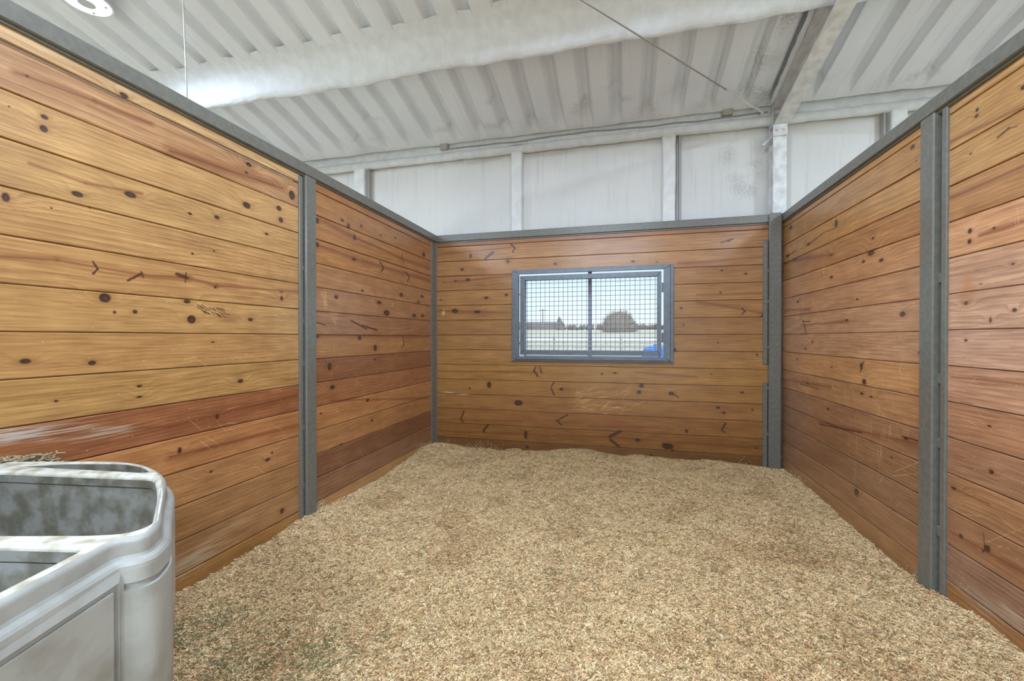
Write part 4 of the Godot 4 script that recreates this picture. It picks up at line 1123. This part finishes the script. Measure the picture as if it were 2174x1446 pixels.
# ---------- lamps ----------
func lamps() -> void:
	var glow := mat("lamp_lens", Color.WHITE, .4)
	glow.emission_enabled = true
	glow.emission = Color(1.0, .98, .95)
	glow.emission_energy_multiplier = 3.0
	var body := mat("lamp_body", srgb(206, 208, 210), .5)
	var mid := mat("lamp_centre", srgb(205, 208, 210), .5)
	var dot := mat("lamp_dot", srgb(120, 122, 124), .5)
	for e in [[-4.2, 2.53, 4.5, "round bright ceiling light over the neighbouring stall"], [-.35, 1.55, 6.0, "round ceiling light over this stall, above the picture"], [3.5, 2.53, 4.5, "round ceiling light over the stall to the side, outside the picture"]]:
		var l := holder("ceiling_light", V(e[0], roof_y(e[1]) - .17, e[1]))
		tag(l, e[3], "ceiling light", "round barn ceiling lights")
		var st := new_st()
		lathe(st, [[.0, .1], [.07, .1], [.1, .07], [.165, .05], [.17, .02], [.165, .0], [.15, .0], [.15, .012], [.0, .012]], 32)
		obj("housing", st, body, l)
		st = new_st()
		lathe(st, [[.15, .012], [.148, -.004], [.06, -.004], [.058, .012]], 32)
		obj("lens", st, glow, l)
		st = new_st()
		lathe(st, [[.058, .012], [.055, -.014], [.0, -.016]], 24)
		obj("sensor_cap", st, mid, l)
		for k in 4:
			st = new_st()
			var a := .9 + k * PI * .5
			add_tube(st, Vector3(cos(a) * .12, 0, sin(a) * .12), Vector3(cos(a) * .12, -.008, sin(a) * .12), .011, .01, 8)
			obj("screw", st, dot, l)
		st = new_st()
		add_tube(st, Vector3(0, .09, 0), Vector3(0, .19, 0), .018, .018, 10)
		obj("hanger", st, body, l)
		var o := AreaLight3D.new()
		o.name = "light"
		o.light_energy = e[2]
		o.light_color = Color(.82, .9, 1.0)
		o.area_size = Vector2(.26, .26)
		o.area_range = 30.0
		o.area_attenuation = 2.0
		o.shadow_enabled = true
		o.position = Vector3(0, -.03, 0)
		o.rotation_degrees = Vector3(-90, 0, 0)
		l.add_child(o)
	# long strip lights hung over the aisle behind the camera
	for e in [[-4.6, "first of the three long strip lights hung over the aisle"], [-.4, "middle one of the three long strip lights over the aisle"], [3.8, "last of the three long strip lights hung over the aisle"]]:
		var l := holder("strip_light", V(e[0], 3.6, -2.8))
		tag(l, e[1], "strip light", "strip lights over the aisle")
		boxed("housing", Vector3(-1.25, .02, -.17), Vector3(1.25, .1, .17), body, l, .01)
		boxed("diffuser", Vector3(-1.23, -.005, -.155), Vector3(1.23, .021, .155), glow, l, .006)
		for x in [-.9, .9]:
			var st := new_st()
			add_tube(st, Vector3(x, .1, 0), Vector3(x, roof_y(-2.8) - 3.6, 0), .006, .006, 8)
			obj("cord", st, body, l)
		var o := AreaLight3D.new()
		o.name = "light"
		o.light_energy = 17.0
		o.light_color = Color(.82, .9, 1.0)
		o.area_size = Vector2(2.4, .3)
		o.area_range = 30.0
		o.area_attenuation = 2.0
		o.shadow_enabled = true
		o.position = Vector3(0, -.02, 0)
		o.rotation_degrees = Vector3(-90, 0, 0)
		l.add_child(o)


# ---------- corner feeder ----------
func round_loop(pts: Array, rad: Array, seg := 6) -> Array:
	# polygon with rounded corners
	var out := []
	var n := pts.size()
	for i in n:
		var p: Vector2 = pts[i]
		var a: Vector2 = pts[(i + n - 1) % n]
		var b: Vector2 = pts[(i + 1) % n]
		var r: float = rad[i]
		var ea := (a - p).normalized()
		var eb := (b - p).normalized()
		r = minf(r, minf((a - p).length(), (b - p).length()) * .48)
		if r < .002:
			out.append(p)
			continue
		for k in seg + 1:
			var t := float(k) / seg
			var s := p + ea * r
			var e := p + eb * r
			out.append(s.lerp(p, t).lerp(p.lerp(e, t), t))
	return out

func offset_loop(loop: Array, by: float) -> Array:
	# every point moved along its outward normal (loop runs counter-clockwise in x, depth)
	var out := []
	var n := loop.size()
	for i in n:
		var a: Vector2 = loop[(i + n - 1) % n]
		var p: Vector2 = loop[i]
		var b: Vector2 = loop[(i + 1) % n]
		var t := ((p - a).normalized() + (b - p).normalized()).normalized()
		out.append(p + Vector2(t.y, -t.x) * by)
	return out

func ccw(loop: Array) -> Array:
	var s := 0.0
	for i in loop.size():
		var a: Vector2 = loop[i]
		var b: Vector2 = loop[(i + 1) % loop.size()]
		s += a.x * b.y - b.x * a.y
	if s < 0.0: loop.reverse()
	return loop

func loft(st: SurfaceTool, rings: Array, inward := false) -> void:
	# rings: arrays of Vector3 of equal size
	for k in rings.size() - 1:
		var a: Array = rings[k]
		var b: Array = rings[k + 1]
		var n := a.size()
		for i in n:
			var j := (i + 1) % n
			var q := [a[i], a[j], b[j], b[i]] if not inward else [a[i], b[i], b[j], a[j]]
			st.add_vertex(q[0]); st.add_vertex(q[1]); st.add_vertex(q[2])
			st.add_vertex(q[0]); st.add_vertex(q[2]); st.add_vertex(q[3])

func lift(loop: Array, y: float) -> Array:
	var out := []
	for p in loop: out.append(Vector3(p.x, y, -p.y))
	return out

func cap(st: SurfaceTool, loop: Array, y: float) -> void:
	var idx := Geometry2D.triangulate_polygon(PackedVector2Array(loop))
	for t in range(0, idx.size(), 3):
		var tri := [idx[t], idx[t + 1], idx[t + 2]]
		var q := []
		for i in tri: q.append(Vector3(loop[i].x, y, -loop[i].y))
		if Plane(q[0], q[1], q[2]).normal.y < 0.0: q.reverse()
		for p in q: st.add_vertex(p)

func dense(loop: Array, step := .02) -> Array:
	var out := []
	for i in loop.size():
		var a: Vector2 = loop[i]
		var b: Vector2 = loop[(i + 1) % loop.size()]
		var n := maxi(1, int(a.distance_to(b) / step))
		for k in n: out.append(a.lerp(b, float(k) / n))
	return out

func holed_cap(st: SurfaceTool, outer: Array, holes: Array, y: float) -> void:
	var pts := PackedVector2Array()
	for l in [outer] + holes:
		for p in dense(l): pts.append(p)
	var idx := Geometry2D.triangulate_delaunay(pts)
	var po := PackedVector2Array(outer)
	for t in range(0, idx.size(), 3):
		var m := (pts[idx[t]] + pts[idx[t + 1]] + pts[idx[t + 2]]) / 3.0
		var keep := Geometry2D.is_point_in_polygon(m, po)
		for h in holes:
			if Geometry2D.is_point_in_polygon(m, PackedVector2Array(h)): keep = false
		if not keep: continue
		var q := []
		for i in 3: q.append(Vector3(pts[idx[t + i]].x, y, -pts[idx[t + i]].y))
		if Plane(q[0], q[1], q[2]).normal.y < 0.0: q.reverse()
		for p in q: st.add_vertex(p)

func feeder() -> void:
	# outline seen from above: x to the viewer's right, y away from the viewer, from the place below the camera
	var base := Vector2(-1.25, .95)
	var f := holder("corner_feeder")
	tag(f, "grey weathered plastic corner feeder with open compartments, low in the left corner", "feeder")
	var bs := Basis(Vector3.UP, YAW)
	f.transform = Transform3D(bs, bs * Vector3(base.x, 0, -base.y))
	var rel := func(list: Array) -> Array:
		var o := []
		for p in list: o.append(Vector2(p[0], p[1]) - base)
		return o
	var rim := .821
	var outer: Array = ccw(round_loop(rel.call([[-1.79, 1.522], [-1.34, 1.527], [-1.1, 1.372], [-.92, 1.125], [-.832, 1.015], [-.808, .945], [-.857, .925], [-.828, .42], [-1.79, .42]]), [.02, .2, .2, .1, .06, .03, .03, .03, .03], 14))
	var main_hole: Array = ccw(round_loop(rel.call([[-1.7, 1.408], [-1.125, 1.345], [-1.0, 1.208], [-.852, 1.01], [-.862, .965], [-.93, .954], [-1.7, .95]]), [.03, .04, .1, .05, .03, .04, .03], 6))
	var slot: Array = ccw(round_loop(rel.call([[-1.7, 1.462], [-1.56, 1.497], [-1.36, 1.498], [-1.262, 1.46], [-1.185, 1.402], [-1.2, 1.39], [-1.4, 1.42]]), [.004, .02, .06, .04, .01, .01, .05], 5))
	var small: Array = ccw(round_loop(rel.call([[-1.7, .908], [-1.1, .905], [-.893, .894], [-.882, .47], [-1.7, .47]]), [.03, .04, .025, .03, .03], 6))
	# outer skin: rounded rim, short lip, ledge, body tapering a little to the floor
	var st := new_st()
	var rings := []
	var r := .012
	for k in 6:
		var t := PI * .5 * k / 5.0
		rings.append(lift(offset_loop(outer, -r + r * sin(t)), rim - r + r * cos(t)))
	for e in [[.001, -.036], [.004, -.042], [.014, -.047], [.018, -.053], [.019, -.062]]:
		rings.append(lift(offset_loop(outer, e[0]), rim + e[1]))
	# a short hand slot pressed into the rounded front corner
	var n := outer.size()
	for e in [[.019, -.09, 0.0], [.019, -.094, -.009], [.019, -.102, -.009], [.019, -.106, 0.0]]:
		var ring := []
		var off := offset_loop(outer, e[0])
		var dent := offset_loop(outer, e[0] + e[2])
		for i in n:
			var w: Vector2 = outer[i] + base
			var inside: bool = w.x > -.86 and w.y > .93 and w.y < 1.1
			var p: Vector2 = dent[i] if inside else off[i]
			ring.append(Vector3(p.x, rim + e[1], -p.y))
		rings.append(ring)
	rings.append(lift(offset_loop(outer, .019), rim - .3))
	rings.append(lift(offset_loop(outer, .005), -.06))
	loft(st, rings)
	obj("body", st, mats.poly, f)
	# top between the openings
	st = new_st()
	holed_cap(st, offset_loop(outer, -r), [offset_loop(main_hole, .012), offset_loop(slot, .005), offset_loop(small, .012)], rim)
	for h in [[main_hole, .012], [slot, .005], [small, .012]]:
		var hr := []
		for k in 5:
			var t := PI * .5 * k / 4.0
			hr.append(lift(offset_loop(h[0], h[1] * (1.0 - sin(t))), rim - h[1] * (1.0 - cos(t))))
		loft(st, hr, false)
	obj("rim", st, mats.poly_rim, f)
	# compartments
	for h in [[main_hole, .012, .3, -.03, "hay_compartment"], [slot, .005, .16, -.002, "slot"], [small, .012, .22, -.03, "grain_compartment"]]:
		st = new_st()
		var hr := [lift(h[0], rim - h[1]), lift(h[0], rim - .035), lift(offset_loop(h[0], h[3] * -.25), rim - .042), lift(offset_loop(h[0], h[3] * .3), rim - h[2] * .8), lift(offset_loop(h[0], h[3]), rim - h[2])]
		loft(st, hr, false)
		cap(st, offset_loop(h[0], h[3]), rim - h[2])
		obj(h[4], st, mats.poly_dirty, f)
	# pressed panel on the straight side: a groove in a plate let into the wall of the body
	var pn := new_st()
	var x0 := -.828 + .019 - base.x
	groove_plate(pn, Vector2(-.85 + .019 - base.x, .915 - base.y), Vector2(-.829 + .0195 - base.x, .425 - base.y), rim - .06, .05)
	obj("pressed_panel", pn, mats.poly, f)

func groove_plate(st: SurfaceTool, a: Vector2, b: Vector2, y1: float, y0: float) -> void:
	var len := (b - a).length()
	var dir := (b - a) / len
	var nrm := Vector2(-dir.y, dir.x)
	if nrm.x < 0.0: nrm = -nrm
	var g0 := .016
	var gw := .01
	var us := [0.0, g0 - .0015, g0, g0 + gw, g0 + gw + .0015, len - .06, len]
	var vs := [0.0, .0195, .021, .021 + gw, .0225 + gw, y1 - y0]
	var dep := func(u: float, v: float) -> float:
		# an L-shaped groove: along the top and down the corner side
		var du: bool = u > g0 - .001 and u < g0 + gw + .001
		var dv: bool = v > .0205 and v < .0215 + gw
		if (du and v > .0205) or (dv and u > g0 - .001): return -.012
		return .0015
	var pt := func(u: float, v: float) -> Vector3:
		var e := .004 if u > .0 and v > .0 else -.006
		var q: Vector2 = a + dir * u + nrm * (dep.call(u, v) if e > 0.0 else e)
		return Vector3(q.x, y1 - v, -q.y)
	for i in us.size() - 1:
		for j in vs.size() - 1:
			var q := [pt.call(us[i], vs[j]), pt.call(us[i + 1], vs[j]), pt.call(us[i + 1], vs[j + 1]), pt.call(us[i], vs[j + 1])]
			face(st, q, Vector3(a.x - 1.0, q[0].y, q[0].z))


# ---------- small things ----------
func small_things() -> void:
	for e in [[-2.064, 3.561, 4.8, "small grey junction box on the eave above the left corner"], [1.049, 3.577, 4.8, "small grey junction box on the eave beside the steel frame"]]:
		var b := holder("junction_box", V(e[0], e[1], e[2]))
		tag(b, e[3], "junction box", "junction boxes on the eave")
		boxed("box", V(-.05, -.045, -.02), V(.05, .045, .03), mats.box_grey, b, .006)
		boxed("cover", V(-.046, -.041, -.026), V(.046, .041, -.019), mats.box_grey, b, .003)
	# cable clipped along the eave
	var st := new_st()
	var pts := []
	var nz := noise(811, .9, 2)
	for k in 60:
		var x := lerpf(-2.0, 1.42, k / 59.0)
		pts.append(V(x, 3.528 + .02 * nz.get_noise_1d(x * 1.5), 4.822))
	for k in 59: add_tube(st, pts[k], pts[k + 1], .007, .007, 6)
	tag(obj("eave_cable", st, mats.cable), "thin cable running along the eave between the junction boxes", "cable")
	# matted old hay wedged between the feeder and the planks
	var r := RandomNumberGenerator.new()
	r.seed = 515
	st = new_st()
	for k in 420:
		var d := r.randf_range(.7, 1.17)
		var y := .838 - maxf(0.0, d - 1.02) * .14 - absf(r.randfn()) * .03
		var x := XL + r.randf_range(.012, .05)
		var a := r.randf() * TAU
		var e := Vector3(r.randf_range(-.008, .008), sin(a) * .006, cos(a) * .012)
		add_tube(st, V(x, y, d) - e, V(x, y, d) + e, .003, .002, 4)
	tag(obj("old_hay", st, mat("old_hay", srgb(158, 142, 110), .95)), "matted old hay caught between the feeder and the left planks", "", "", "stuff")
